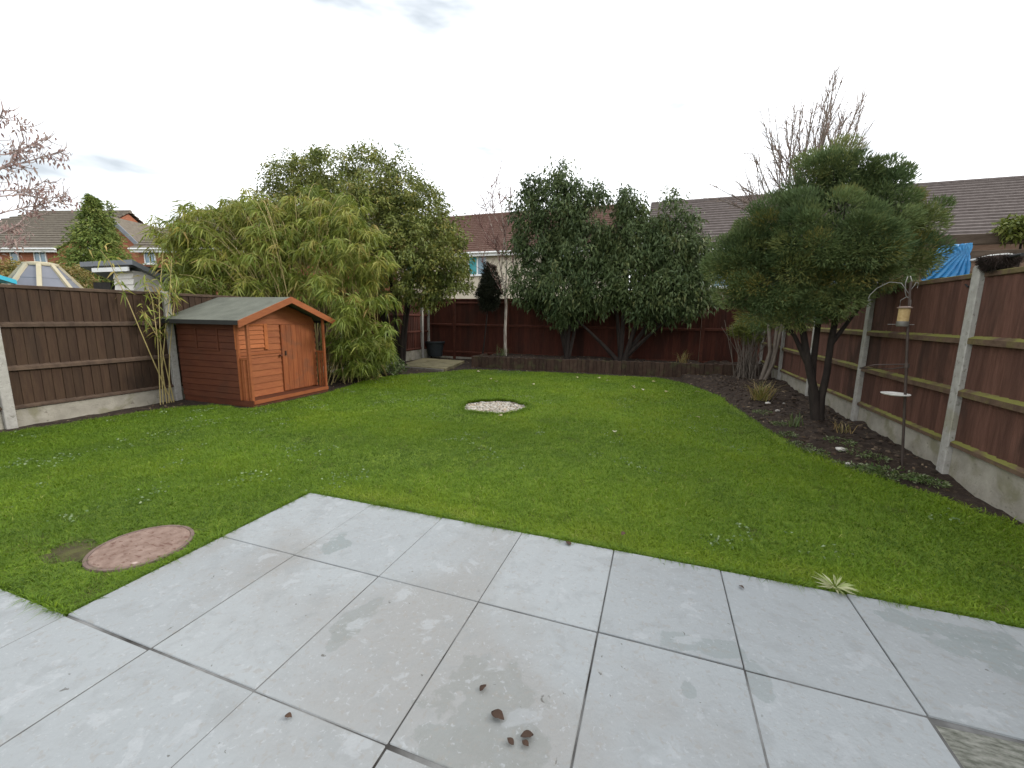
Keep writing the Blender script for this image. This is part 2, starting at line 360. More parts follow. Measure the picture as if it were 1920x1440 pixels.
stain = lambda amt: world_patches((.016, .012, .009), 2.4, .50, .66, 4.6, amt, (1, 1, .35))
M_FL = wood('dark_brown_fence', (.038, .020, .012), (.058, .034, .019), extra=stain(.35))
M_FLR = mat('dark_brown_rail', (.057, .037, .026), (.101, .068, .046), scale=9, rough=.9, bump=.4, obrand=.1)
M_FR = wood('brown_fence', (.077, .034, .023), (.117, .055, .039), extra=stain(.6))
M_FRR = mat('mossy_rail', (.082, .050, .033), (.130, .084, .055), scale=9, rough=.9, bump=.4, extra=chain(moss(.25), moss_top))
M_FB = wood('red_brown_fence', (.052, .013, .007), (.077, .023, .013), extra=stain(.4))
M_FBR = mat('red_brown_rail', (.062, .018, .010), (.099, .031, .018), scale=9, rough=.85, bump=.3)
M_POST = mat('concrete_post', (.306, .293, .263), (.408, .391, .356), scale=14, rough=.9, bump=.5, bscale=60, extra=chain(world_patches((.2, .19, .16), 30, .60, .68, 3., .8), world_patches((.24, .22, .12), 3, .55, .7, 1., .5)))
M_GB = mat('gravel_board_concrete', (.248, .228, .186), (.347, .323, .265), scale=6, rough=.92, bump=.5, bscale=40, extra=chain(world_patches((.16, .15, .075), 3.2, .50, .66, 8., .6), world_patches((.12, .10, .075), 18, .62, .7, 2., .7)))
BW = .103
def board_mesh(h, m):
    b = MB(); wd = BW+.018
    b.add([(0, 0, 0), (wd, 0, 0), (wd, -.006, 0), (0, -.018, 0), (0, 0, h), (wd, 0, h), (wd, -.006, h), (0, -.018, h)], [(3, 2, 1, 0), (4, 5, 6, 7), (1, 5, 4, 0), (2, 6, 5, 1), (3, 7, 6, 2), (0, 4, 7, 3)])
    me = b.mesh('board'); me.materials.append(m); return me
def fence(name, origin, rz, posts, gb, top, rails, mats, label, post_kind, cap=.045, post_h=.05, gap_gb=True, panel_tops=None, skip_gb=()):
    """local axes: x along the fence, -y towards the garden"""
    f = empty(name, origin, label, 'fence', rz=rz)
    mb, mrl, mpost = mats
    mesh_cache = {}
    for k, s in enumerate(posts):
        if post_kind == 'concrete':
            b = MB(); b.prism([(-.052, -.068), (.052, -.068), (.052, .058), (-.052, .058)], 2, -.2, top+post_h-.02)
            b.add([(-.052, -.068, top+post_h-.02), (.052, -.068, top+post_h-.02), (.052, .058, top+post_h-.02), (-.052, .058, top+post_h-.02), (-.04, -.05, top+post_h), (.04, -.05, top+post_h), (.04, .045, top+post_h), (-.04, .045, top+post_h)],
                  [(0, 1, 5, 4), (1, 2, 6, 5), (2, 3, 7, 6), (3, 0, 4, 7), (4, 5, 6, 7)])
        else:
            b = MB().box((-.045, -.055, -.2), (.045, .045, top+.01))
        o = b.build('post', mpost, f, bevel=.006); o.location = (s, 0, 0); o.rotation_euler = (rnd.uniform(-.006, .006), rnd.uniform(-.005, .005), 0)
    for k in range(len(posts)-1):
        a, c = posts[k]+.05, posts[k+1]-.05; Wd = c-a; dz = rnd.uniform(-.008, .008)
        if gb > .02:
            g = MB().box((a, -.022, -.15), (c, .026, gb-.004)).build('gravel_board', M_GB, f, bevel=.005)
        # rails on the garden side make the panel; boards stand behind them
        pn = bpy.data.objects.new('fence_panel', None); link(pn, f); pn.empty_display_size = .1
        for zr, hh, th in rails:
            nseg = 6; sag = rnd.uniform(-.006, .006); p = MB(); vv = []; ff = []
            for q in range(nseg+1):
                xa = a+Wd*q/nseg; za = zr+dz+sag*math.sin(math.pi*q/nseg)
                vv += [(xa, -.002, za-hh/2), (xa, -th, za-hh/2+.006), (xa, -th, za+hh/2-.030), (xa, -.002, za+hh/2)]
                if q: ff += [(4*q-4+k, 4*q-4+(k+1) % 4, 4*q+(k+1) % 4, 4*q+k) for k in range(4)]
            p.add(vv, ff+[(0, 3, 2, 1), (4*nseg, 4*nseg+1, 4*nseg+2, 4*nseg+3)]); p.build('rail', mrl, pn)
        cp = MB().box((a-.002, -.034, top-cap), (c+.002, .034, top)).build('capping', mrl, pn, bevel=.005)
        n = int(round(Wd/BW)); h = round(top-cap-gb+.012, 3)
        if h not in mesh_cache: mesh_cache[h] = board_mesh(h, mb)
        for q in range(n):
            o = link(bpy.data.objects.new('board', mesh_cache[h]), pn)
            last = q == n-1
            o.location = (a+q*Wd/n, rnd.uniform(-.004, .002), gb-.010+rnd.uniform(-.003, .003)); o.rotation_euler = (0, rnd.uniform(-.003, .003), 0)
            o.scale = ((Wd/n-.0005)/(BW+.018) if last else 1, 1, 1)
    return f
S = 1.95
# left: local x = world +y, garden (+x world) is local -y
left_posts = [2.73+S*k for k in range(-1, 6)]
fence('close_board_fence', (FL, 0, 0), R_(90), left_posts[:5], .185, 1.735, [(1.255, .075, .05), (.715, .075, .05), (.222, .06, .045)], (M_FL, M_FLR, M_POST), 'dark brown close-board fence with concrete base beside the playhouse', 'concrete', post_h=.015)
fence('close_board_fence', (FL, 0, 0), R_(90), [left_posts[4]+.11]+left_posts[5:]+[12.93], .27, 1.96, [(1.42, .075, .05), (.88, .075, .05), (.32, .06, .045)], (M_FB, M_FBR, M_POST), 'short red-brown fence run with pale concrete base beside the planter', 'concrete', post_h=.02)
# right: local x = world -y, garden (-x world) is local -y -> rz = -90
right_posts = [-(4.93+S*k) for k in range(4, -2, -1)]+[-1.2]
fence('close_board_fence', (FR, 0, 0), R_(-90), right_posts, .285, 1.865, [(1.275, .085, .062), (.80, .085, .062), (.325, .07, .05)], (M_FR, M_FRR, M_POST), 'brown fence with mossy rails and tall concrete posts behind the bird feeder', 'concrete', post_h=.07)
back_posts = [-7.56]+[-6.62+S*k for k in range(0, 5)]+[2.62]
fence('close_board_fence', (0, FB, 0), 0, back_posts, .03, 1.99, [(1.13, .085, .062), (1.86, .07, .05), (.2, .08, .05)], (M_FB, M_FBR, M_FBR), 'red-brown close-board fence along the back under the trees', 'wood')

# ------------------------------------------------------------------ playhouse
M_PH = mat('orange_stained_wood', (.233, .066, .021), (.280, .090, .028), scale=4, stretch=(1.5, 1.5, 6), rough=.62, bump=.2, bscale=16, obrand=.09, spec=.35)
M_PHV = mat('orange_stained_door_wood', (.202, .054, .017), (.266, .086, .029), scale=4, stretch=(8, 8, .8), rough=.62, bump=.25, bscale=10, obrand=.09, extra=world_patches((.13, .055, .03), 4, .52, .68, 3.3, .5))
M_PHD = mat('orange_wood_painted_shade', (.078, .023, .011), (.105, .034, .015), scale=3, stretch=(1.2, 1.2, 6), rough=.66, bump=.2, bscale=14, obrand=.07, extra=world_patches((.06, .024, .013), 2.2, .5, .7, 5., .5))  # orange playhouse wood darkened: shade of the side wall put into the colour
M_FELT = mat('green_roofing_felt', (.101, .106, .084), (.143, .149, .119), scale=4, rough=.95, bump=.4, bscale=120)
M_FELTD = mat('dark_felt_edge', (.022, .022, .02), (.03, .03, .027), rough=.9)
PHX0, PHX1, PHF, PHY0, PHY1 = -7.50, -6.19, -5.95, 4.72, 6.33       # back, front wall, porch front, near side, far side
RY, RZ, EZ = 5.53, 1.675, 1.30                                        # ridge and eave
ph = empty('playhouse', (-6.7, 5.5, 0), 'orange wooden playhouse with felt pitched roof and small porch by the dark fence', 'playhouse')
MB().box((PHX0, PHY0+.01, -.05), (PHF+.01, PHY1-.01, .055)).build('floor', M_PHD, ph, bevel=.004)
MB().box((PHF+.012, PHY0+.02, .0), (PHF+.03, PHY1-.02, .058)).build('floor_edge', M_PH, ph)
def rz_at(y): return RZ-(abs(y-RY))*(RZ-EZ)/.95
# near side wall: a board at a time, lower edge proud
nb = 12; hb = (EZ-.03-.055)/nb
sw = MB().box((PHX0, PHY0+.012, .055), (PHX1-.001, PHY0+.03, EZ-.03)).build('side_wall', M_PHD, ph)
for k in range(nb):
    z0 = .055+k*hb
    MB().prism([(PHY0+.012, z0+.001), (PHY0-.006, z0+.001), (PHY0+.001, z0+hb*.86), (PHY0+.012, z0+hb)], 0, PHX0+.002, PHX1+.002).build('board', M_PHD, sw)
wn = MB(); a = PX  # blanked-out window trim
for (xa, xb, za, zb) in ((-7.06, -7.03, .85, 1.17), (-6.58, -6.55, .85, 1.17), (-7.06, -6.55, .825, .85)): wn.box((xa, PHY0-.016, za), (xb, PHY0+.002, zb))
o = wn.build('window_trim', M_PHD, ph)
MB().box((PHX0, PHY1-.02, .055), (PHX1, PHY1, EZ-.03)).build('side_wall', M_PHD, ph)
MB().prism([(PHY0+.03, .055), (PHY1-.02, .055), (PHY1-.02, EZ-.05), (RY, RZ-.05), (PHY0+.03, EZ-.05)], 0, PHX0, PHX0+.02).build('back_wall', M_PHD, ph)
fwl = MB().prism([(PHY0+.03, .055), (PHY1-.02, .055), (PHY1-.02, EZ-.05), (RY, RZ-.05), (PHY0+.03, EZ-.05)], 0, PHX1-.03, PHX1-.014).build('front_wall', M_PH, ph)
k = 0; z0 = .06
while z0 < RZ-.09:
    z1 = min(z0+.107, RZ-.06); zt = z1
    def clip(zz):
        if zz < EZ-.03: return PHY0+.004, PHY1-.002
        h = (RZ-.035-zz)*.95/(RZ-EZ); return max(PHY0, RY-h), min(PHY1, RY+h)
    (a0, b0), (a1, b1) = clip(z0), clip(zt)
    if b1-a1 < .02: a1 = b1 = RY; 
    MB().add([(PHX1+.006, a0, z0+.002), (PHX1+.006, b0, z0+.002), (PHX1-.006, b1, zt), (PHX1-.006, a1-.0001, zt), (PHX1-.016, a0, z0+.002), (PHX1-.016, b0, z0+.002), (PHX1-.016, b1, zt), (PHX1-.016, a1-.0001, zt)],
             [(0, 1, 2, 3), (7, 6, 5, 4), (0, 4, 5, 1), (1, 5, 6, 2), (2, 6, 7, 3), (3, 7, 4, 0)]).build('board', M_PH, fwl)
    z0 = z1
# shutter over the front window (horizontal slats in a frame) and the tall trim beside it
YS0, YS1 = PX(468, 640, PHX1)[1], PX(500, 640, PHX1)[1]; ZS0, ZS1 = .86, 1.25
sh = MB()
sh.box((PHX1+.006, YS1-.06, ZS0-.03), (PHX1+.032, YS1+.005, ZS1)).box((PHX1+.006, YS0-.26, ZS0), (PHX1+.03, YS0-.21, ZS1)).box((PHX1+.006, YS0-.21, ZS1-.03), (PHX1+.028, YS1-.06, ZS1))
M_PHS = mat('bright_orange_shutter', (.33, .098, .028), (.38, .12, .036), scale=4, stretch=(1.5, 1.5, 6), rough=.6, bump=.2, bscale=16, obrand=.06)
sho = sh.build('window_shutter', M_PHS, ph, bevel=.003)
for k in range(5):
    zz = ZS0+k*(ZS1-.03-ZS0)/5
    MB().prism([(PHX1+.004, zz), (PHX1+.026, zz+.003), (PHX1+.012, zz+.07), (PHX1+.004, zz+.07)], 1, YS0-.208, YS1-.062).build('slat', M_PHS, sho)
# lower panel and door
YD0, YD1 = PX(527, 660, PHX1)[1], PX(589, 660, PHX1)[1]
dr = MB().box((PHX1+.004, YD0, .075), (PHX1+.012, YD1, 1.235)).build('door', M_PHV, ph)
nd = 7
for k in range(nd):
    ya, yb = YD0+(YD1-YD0)*k/nd, YD0+(YD1-YD0)*(k+1)/nd
    MB().box((PHX1+.010, ya+.0015, .078), (PHX1+.030+rnd.uniform(-.001, .001), yb-.0015, 1.232)).build('board', M_PHV, dr, bevel=.003)
M_IRON = mat('rusty_iron', (.06, .03, .02), (.03, .02, .015), rough=.7, metal=.3)
MB().box((PHX1+.031, YD0+.05, .70), (PHX1+.045, YD0+.075, .78), rot=None).build('latch', M_IRON, dr)
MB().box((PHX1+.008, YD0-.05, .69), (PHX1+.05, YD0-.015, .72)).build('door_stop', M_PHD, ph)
MB().box((PHX1+.004, PHY0+.03, .75), (PHX1+.016, YD0-.008, .785)).build('wall_rail', M_PH, ph)
# porch posts, rails and balusters
def post(y, x, wd=.038): return MB().box((x-wd/2, y-wd/2, .055), (x+wd/2, y+wd/2, rz_at(y)-.01)).build('porch_post', M_PH, ph, bevel=.003)
post(PHY0+.03, PHF-.015, .045); post(PHY0+.006, PHX1+.03); post(PHY1-.03, PHF-.015, .04); 
for yy in (PHY0+.02, PHY1-.03):
    MB().box((PHX1+.045, yy-.014, .70), (PHF-.035, yy+.014, .735)).build('porch_rail', M_PH, ph, bevel=.003)
    for xx in (PHX1+.085, PHX1+.15): MB().box((xx-.014, yy-.012, .055), (xx+.014, yy+.012, .70)).build('baluster', M_PH, ph)
# roof
for sgn in (-1, 1):
    ye = RY+sgn*.97; ze = RZ-.97*(RZ-EZ)/.95
    rf = MB().prism([(RY, RZ), (ye, ze), (ye, ze+.022), (RY, RZ+.022)], 0, PHX0-.10, PHF+.075).build('roof', M_FELT, ph)
    MB().box((PHX0-.10, min(ye, ye+sgn*.008), ze-.045), (PHF+.06, max(ye, ye+sgn*.008), ze+.02)).build('felt_edge', M_FELTD, rf)
    MB().prism([(RY, RZ-.075), (ye+sgn*.02, ze-.085), (ye+sgn*.02, ze+.02), (RY, RZ+.027)], 0, PHF+.076, PHF+.096).build('bargeboard', M_PH, ph)
settle(ph)

# ------------------------------------------------------------------ stone pit, manhole cover, concrete base, planter
def stones(n, cx, cy, rad, zc, s0, s1, zs=.02):
    ico = MB(); t = (1+5**.5)/2
    vs = np.array([(-1, t, 0), (1, t, 0), (-1, -t, 0), (1, -t, 0), (0, -1, t), (0, 1, t), (0, -1, -t), (0, 1, -t), (t, 0, -1), (t, 0, 1), (-t, 0, -1), (-t, 0, 1)])/1.9
    fs = np.array([(0, 11, 5), (0, 5, 1), (0, 1, 7), (0, 7, 10), (0, 10, 11), (1, 5, 9), (5, 11, 4), (11, 10, 2), (10, 7, 6), (7, 1, 8), (3, 9, 4), (3, 4, 2), (3, 2, 6), (3, 6, 8), (3, 8, 9), (4, 9, 5), (2, 4, 11), (6, 2, 10), (8, 6, 7), (9, 8, 1)])
    V, Fs, T = [], [], []
    for k in range(n):
        a, r = rng.random()*6.283, rad*math.sqrt(rng.random()); s = rng.uniform(s0, s1)
        v = vs*(1+rng.normal(size=(12, 1))*.12)*np.array([s, s*rng.uniform(.6, 1), s*rng.uniform(.4, .7)]); c_, s_ = math.cos(a*3), math.sin(a*3)
        v = v @ np.array([[c_, -s_, 0], [s_, c_, 0], [0, 0, 1]]).T
        V.append(v+[cx+r*math.cos(a), cy+r*math.sin(a), zc+rng.uniform(0, zs)]); Fs.append(fs+12*k); T += [rng.random()]*12
    return np.concatenate(V), np.concatenate(Fs), np.array(T)
M_PEB = mat('pale_pebbles', (.698, .698, .698), (1, 1, 1), tint=[(0, (.279, .232, .170)), (.35, (.426, .388, .325)), (.7, (.527, .496, .441)), (1, (.372, .279, .186))], rough=.75)
V, Fs, T = stones(1700, PIT[0], PIT[1], PIT[2]*1.0, -.085, .018, .034, .03)
pit = np_mesh('gravel', V, Fs, M_PEB, None, T); tag(pit, 'round pit of pale pebbles sunk into the lawn', 'gravel', kind='stuff')
bs_ = MB(); vs_ = [(-3.24, 1.33, -.012)]; nb2 = 40
for k in range(nb2):
    a = 6.28318*k/nb2; r_ = 1+.25*math.sin(3*a+1)+.12*math.sin(7*a); vs_.append((-3.24+.30*r_*math.cos(a), 1.33+.15*r_*math.sin(a)+.05*math.cos(a), -.022))
bs_.add(vs_, [(0, 1+k, 1+(k+1) % nb2) for k in range(nb2)]); tag(bs_.build('bare_soil', mat('mossy_soil', (.05, .04, .018), (.085, .085, .025), scale=14, rough=.95, bump=.8)), kind='structure')
M_MAN = mat('manhole_pebble_concrete', (.176, .112, .086), (.270, .191, .154), scale=16, rough=.85, bump=.9, bscale=26, extra=chain(world_patches((.12, .06, .045), 20, .57, .64, 2., .85, (1, 2.2, 1)), world_patches((.62, .5, .45), 9, .64, .72, 6., .6)))
M_MANR = mat('manhole_rim', (.128, .086, .071), (.180, .128, .105), scale=12, rough=.8, bump=.4)
mh = empty('manhole_cover', (MAN[0], MAN[1], -.01), 'round brown pebble-textured manhole cover in the grass beside the patio', 'manhole cover')
MB().lathe([(.24, -.02), (.24, .003), (.232, .006)], n=48).build('cover_plate', M_MAN, mh)
b = MB(); n = 48
for k in range(n):
    a0, a1 = 6.28318*k/n, 6.28318*(k+1)/n; P = lambda a, r, z: (r*math.cos(a), r*math.sin(a), z)
    b.add([P(a0, .242, .004), P(a1, .242, .004), P(a1, .26, .004), P(a0, .26, .004), P(a0, .242, -.03), P(a1, .242, -.03), P(a1, .264, -.03), P(a0, .264, -.03)], [(0, 1, 2, 3), (0, 4, 5, 1), (2, 6, 7, 3)])
b.build('rim', M_MANR, mh)
M_BASE = mat('mossy_concrete', (.188, .161, .083), (.270, .240, .143), scale=3, rough=.92, bump=.3, bscale=30, extra=world_patches((.12, .10, .05), 4, .5, .65, 2., .6))
q0, q1, q2 = G(747, 684, .03), G(836, 690.5, .03), G(871, 676, .03); q3 = q0+(q2-q1)
b = MB(); b.add([(*q[:2], .03) for q in (q0, q1, q2, q3)]+[(*q[:2], -.12) for q in (q0, q1, q2, q3)], [(0, 1, 2, 3), (7, 6, 5, 4), (0, 4, 5, 1), (1, 5, 6, 2), (2, 6, 7, 3), (3, 7, 4, 0)])
tag(b.build('concrete_base', M_BASE, bevel=.012), 'bare mossy concrete base slab in the back corner by the planter', 'concrete slab')
M_EDG = mat('grey_edging', (.12, .105, .085), (.2, .18, .15), scale=6, rough=.9, bump=.4)
for k in range(3):
    t0, t1 = k/3+.005, (k+1)/3-.005; d = (q1-q0); nn = np.array([d[1], -d[0], 0])/np.linalg.norm(d[:2])
    p, qq = q0+d*t0+nn*.12, q0+d*t1+nn*.12
    tag(MB().beam((p[0], p[1], -.03), (qq[0], qq[1], -.03), .09, .09).build('edging_stone', M_EDG, bevel=.008), 'grey edging stone laid in front of the mossy concrete base', 'edging stone', 'edging stones by the concrete base')
M_POT = mat('dark_grey_plastic', (.028, .034, .036), (.04, .047, .05), scale=3, rough=.5)
pc = G(817, 667, .02); pt = empty('planter', (pc[0], pc[1]-.02, .02), 'large dark grey plastic planter in the back corner on the ground', 'planter')
MB().lathe([(.24, 0), (.265, .08), (.315, .46), (.315, .47)], n=32).build('body', M_POT, pt)
MB().lathe([(.312, .44), (.352, .445), (.358, .515), (.345, .52), (.315, .515), (.305, .46)], n=32).build('rim', M_POT, pt)
MB().lathe([(.302, .42), (.29, .455)], n=24).build('potting_soil', M_SOIL, pt)
M_CANE = mat('pale_cane', (.42, .37, .30), (.55, .5, .42), scale=20, rough=.7)
p = PY(811, 640, pc[1]+.05); q = PY(809, 556, pc[1]+.05)
tag(MB().tube([(p[0], p[1], .44), tuple(q)], .013, 6).build('cane', M_CANE), 'thin pale cane standing in the dark planter', 'cane')

# ------------------------------------------------------------------ retaining edge of upright bricks, back bed
M_BRK = mat('weathered_brick', (.038, .020, .013), (.059, .038, .025), scale=9, rough=.9, bump=.5, obrand=.25, extra=world_patches((.07, .075, .03), 4, .52, .66, 1., .5))
bw = empty('brick_edging', (-5.0, 11.05, 0), 'low edging wall of upright bricks holding the back bed', 'edging wall')
bmesh_ = MB().box((-.051, -.045, -.12), (.051, .045, .30)).build('brick', M_BRK, bw, bevel=.007); first = True
n = 66
for k in range(n):
    if k: o = link(bpy.data.objects.new('brick', bmesh_.data), bw)
    else: o = bmesh_
    t = k/n; o.location = (.105*k, .42*t*1.0-.05+rnd.uniform(-.008, .008), -.03*(1-t)+.03*t+rnd.uniform(-.012, .012)); o.rotation_euler = (rnd.uniform(-.03, .03), rnd.uniform(-.02, .02), rnd.uniform(-.05, .05)+.06)
for k in range(9):
    o = link(bpy.data.objects.new('brick', bmesh_.data), bw); o.location = (-.03+rnd.uniform(-.01, .01), .06+.105*k, -.03+rnd.uniform(-.01, .01)); o.rotation_euler = (0, 0, R_(90))

# ------------------------------------------------------------------ houses beyond the fences
M_ROOFA = mat('brown_roof_tile', (.105, .058, .044), (.16, .092, .07), scale=6, rough=.9, bump=.4, stretch=(2, 2, 2), extra=world_patches((.2, .15, .12), 9, .56, .66, 2., .6))
M_ROOFB = mat('grey_brown_roof_tile', (.105, .085, .078), (.15, .125, .115), scale=5, rough=.9, bump=.4)
M_ROOFC = mat('olive_grey_roof_tile', (.12, .10, .078), (.175, .15, .115), scale=5, rough=.9, bump=.4)
M_CREAM = mat('cream_render', (.527, .459, .357), (.595, .527, .425), scale=2, rough=.9, bump=.1)
M_RED = mat('orange_red_brick', (.288, .104, .056), (.368, .152, .088), scale=14, rough=.9, bump=.3, extra=world_patches((.25, .085, .05), 5, .5, .64, 3., .5))
M_BRN = mat('brown_brick', (.11, .07, .05), (.16, .11, .08), scale=14, rough=.9, bump=.3)
M_WHITE = mat('white_plastic', (.74, .74, .73), (.8, .8, .79), scale=4, rough=.45)
M_LEAD = mat('grey_bargeboard', (.17, .18, .2), (.22, .23, .25), scale=4, rough=.7)
M_GLASS = mat('window_glass', (.16, .27, .34), (.09, .17, .22), scale=1.4, rough=.08, spec=.8)  # blue reflection painted into the glass colour
M_REFL = mat('teal_reflection', (.05, .30, .32), (.10, .38, .42), scale=3, rough=.8)  # teal reflection of the first pane, painted as an opaque colour
def house(o, u, length, depth_, ez, rzz, mr, mw, label, wins=(), hip0=0., hip1=0., courses=22, over=.35, teal_refl=False, verge=True):
    """o = corner of the front wall at ground level, u = unit vector along the front; the house lies behind (left of u)"""
    h = empty('house', (o[0], o[1], -.25), label, 'house', rz=math.atan2(u[1], u[0])); D = depth_/2
    MB().box((0, 0, 0), (length, depth_, ez+.2)).build('wall', mw, h)
    if not hip0: MB().prism([(0, ez+.2), (depth_, ez+.2), (D, rzz+.1)], 0, .02, .22).build('gable_wall', mw, h)
    if not hip1: MB().prism([(0, ez+.2), (depth_, ez+.2), (D, rzz+.1)], 0, length-.22, length-.02).build('gable_wall', mw, h)
    st = .085
    for side in (0, 1):
        b = MB(); ya, yb = -over, D
        for k in range(courses):
            t0, t1 = k/courses, (k+1)/courses
            y0, y1 = ya+(yb-ya)*t0, ya+(yb-ya)*t1; z0, z1 = ez+.25+(rzz-ez)*t0, ez+.25+(rzz-ez)*t1
            fx_ = lambda y: (-over*.4+hip0*max(0, (y-ya))/(yb-ya), length+over*.4-hip1*max(0, (y-ya))/(yb-ya))
            a0, b0 = fx_(y0); a1, b1 = fx_(y1)
            if side: Y = lambda y: depth_-y
            else: Y = lambda y: y
            b.add([(a0, Y(y0), z0+st), (b0, Y(y0), z0+st), (b1, Y(y1), z1), (a1, Y(y1), z1), (a0, Y(y0), z0-.03), (b0, Y(y0), z0-.03)], [(0, 1, 2, 3), (4, 5, 1, 0), (0, 3, 4), (1, 5, 2)])
        rf = b.build('roof', mr, h)
        if not side:
            rdg = MB(); xa, xb = hip0-over*.4, length-hip1+over*.4; nr = max(2, int((xb-xa)/.45))
            for q in range(nr): rdg.tube([(xa+(xb-xa)*q/nr+.01, D, rzz+.24), (xa+(xb-xa)*(q+1)/nr, D, rzz+.245)], .12, 8)
            rdg.build('ridge_tiles', mr, rf)
    if hip0: MB().add([(-over*.4, -over, ez+.25), (-over*.4, depth_+over, ez+.25), (hip0, D, rzz+.25)], [(0, 1, 2)]).build('roof', mr, h)
    if hip1: MB().add([(length+over*.4, -over, ez+.25), (length+over*.4, depth_+over, ez+.25), (length-hip1, D, rzz+.25)], [(0, 1, 2)]).build('roof', mr, h)
    fa = MB().box((-over*.4, -over-.02, ez+.02), (length+over*.4, -over, ez+.235)).build('fascia', M_WHITE, h)
    gt = MB().tube([(-over*.4, -over-.08, ez+.2), (length+over*.4, -over-.08, ez+.2)], .055, 8).build('gutter', M_WHITE, fa)
    for (x0, x1, z0, z1, np_) in wins:
        wf = MB()
        for a in ((x0-.06, x0), (x1, x1+.06)): wf.box((a[0], -.05, z0-.06), (a[1], .01, z1+.06))
        wf.box((x0, -.05, z0-.06), (x1, .01, z0)).box((x0, -.05, z1), (x1, .01, z1+.06))
        for q in range(1, np_): xm = x0+(x1-x0)*q/np_; wf.box((xm-.04, -.045, z0), (xm+.04, .01, z1))
        wo = wf.build('window', M_WHITE, h); MB().box((x0-.12, -.12, z0-.11), (x1+.12, .01, z0-.061)).build('sill', M_WHITE, wo)
        for q in range(np_):
            xa, xb = x0+(x1-x0)*q/np_+(.04 if q else 0), x0+(x1-x0)*(q+1)/np_-(.04 if q < np_-1 else 0)
            MB().box((xa, -.022, z0), (xb, -.012, z1)).build('pane', M_REFL if (teal_refl and q == 0) else M_GLASS, wo)
    return h
def loc_on(o, u, x, y, Y_=None):
    """pixel -> (distance along a house front, height above its foot)"""
    n = np.array([-u[1], u[0], 0]); d = ray(x, y); t = (np.dot(n, [o[0], o[1], 0])-np.dot(n, CP))/np.dot(n, d); p = CP+d*t
    return float((p[0]-o[0])*u[0]+(p[1]-o[1])*u[1]), float(p[2]+.25)
# cream terrace behind the back fence
oA, uA = (-15.6, 22.85), (1., 0.)
xw0, zt = loc_on(oA, uA, 880, 483); xw1, zb = loc_on(oA, uA, 911, 514)
house(oA, uA, 13.4, 8.0, 5.0, 8.0, M_ROOFA, M_CREAM, 'cream rendered house with brown tiled roof seen behind the birch', wins=[(xw0, xw1, zb, zt, 2), (xw0-4.2, xw0-2.6, zb, zt, 2), (xw0+4.6, xw0+6.2, zb, zt, 2), (xw0, xw1+.3, 1.2, 2.5, 2)], teal_refl=True, courses=20)
house((-.75, 22.25), uA, 26, 9.4, 4.6, 8.0, M_ROOFB, M_BRN, 'long house with grey-brown tiled roof beyond the right neighbour', wins=[(3+4.5*k, 4.5+4.5*k, 3.2, 4.3, 2) for k in range(5)], courses=20)
# brick row to the left
uL = np.array([.9675, .253]); nL = np.array([-.253, .9675]); e0 = np.array([-33.6, 15.05])+nL*.35
o1 = e0-uL*11.6
w0, zt = loc_on(o1, uL, 65, 472); w1, zb = loc_on(o1, uL, 90, 505); w2, _ = loc_on(o1, uL, 21, 472); w3, _ = loc_on(o1, uL, 33, 472)
house(o1, uL, 11.6, 9., 5.0, 8.15, M_ROOFC, M_RED, 'brick house with hipped olive-grey roof behind the bare tree', wins=[(w0, w1, zb, zt, 2), (w2, w3, zb+.2, zt, 1)], hip0=4.6, courses=17)
o2 = e0+uL*4.9
w0, zt = loc_on(o2, uL, 272, 473); w1, zb = loc_on(o2, uL, 292, 493)
house(o2, uL, 14, 9., 5.0, 8.15, M_ROOFC, M_RED, 'brick house with olive-grey roof showing above the bamboo', wins=[(w0, w1, zb, zt, 2), (w0+4.5, w1+4.5, zb, zt, 2)], courses=17)
# gabled brick house between them, set back
g0 = e0+uL*.2+nL*1.2; gh = empty('house', (g0[0], g0[1], -.25), 'narrow brick house with grey-edged gable behind the tall conifer', 'house', rz=math.atan2(.253, .9675))
MB().prism([(0, 0), (4.6, 0), (4.6, 4.9), (2.3, 7.1), (0, 4.9)], 1, 0, 4).build('wall', M_RED, gh)
for sg in (0, 1):
    a = (-.25, 4.62) if not sg else (4.85, 4.62)
    MB().prism([(2.3, 7.12), a, (a[0], a[1]+.14), (2.3, 7.28)], 1, -.3, 4.3).build('roof', M_ROOFC, gh)
    MB().prism([(2.3, 6.95), (a[0], a[1]-.12), (a[0], a[1]+.16), (2.3, 7.3)], 1, -.36, -.302).build('bargeboard', M_LEAD, gh)

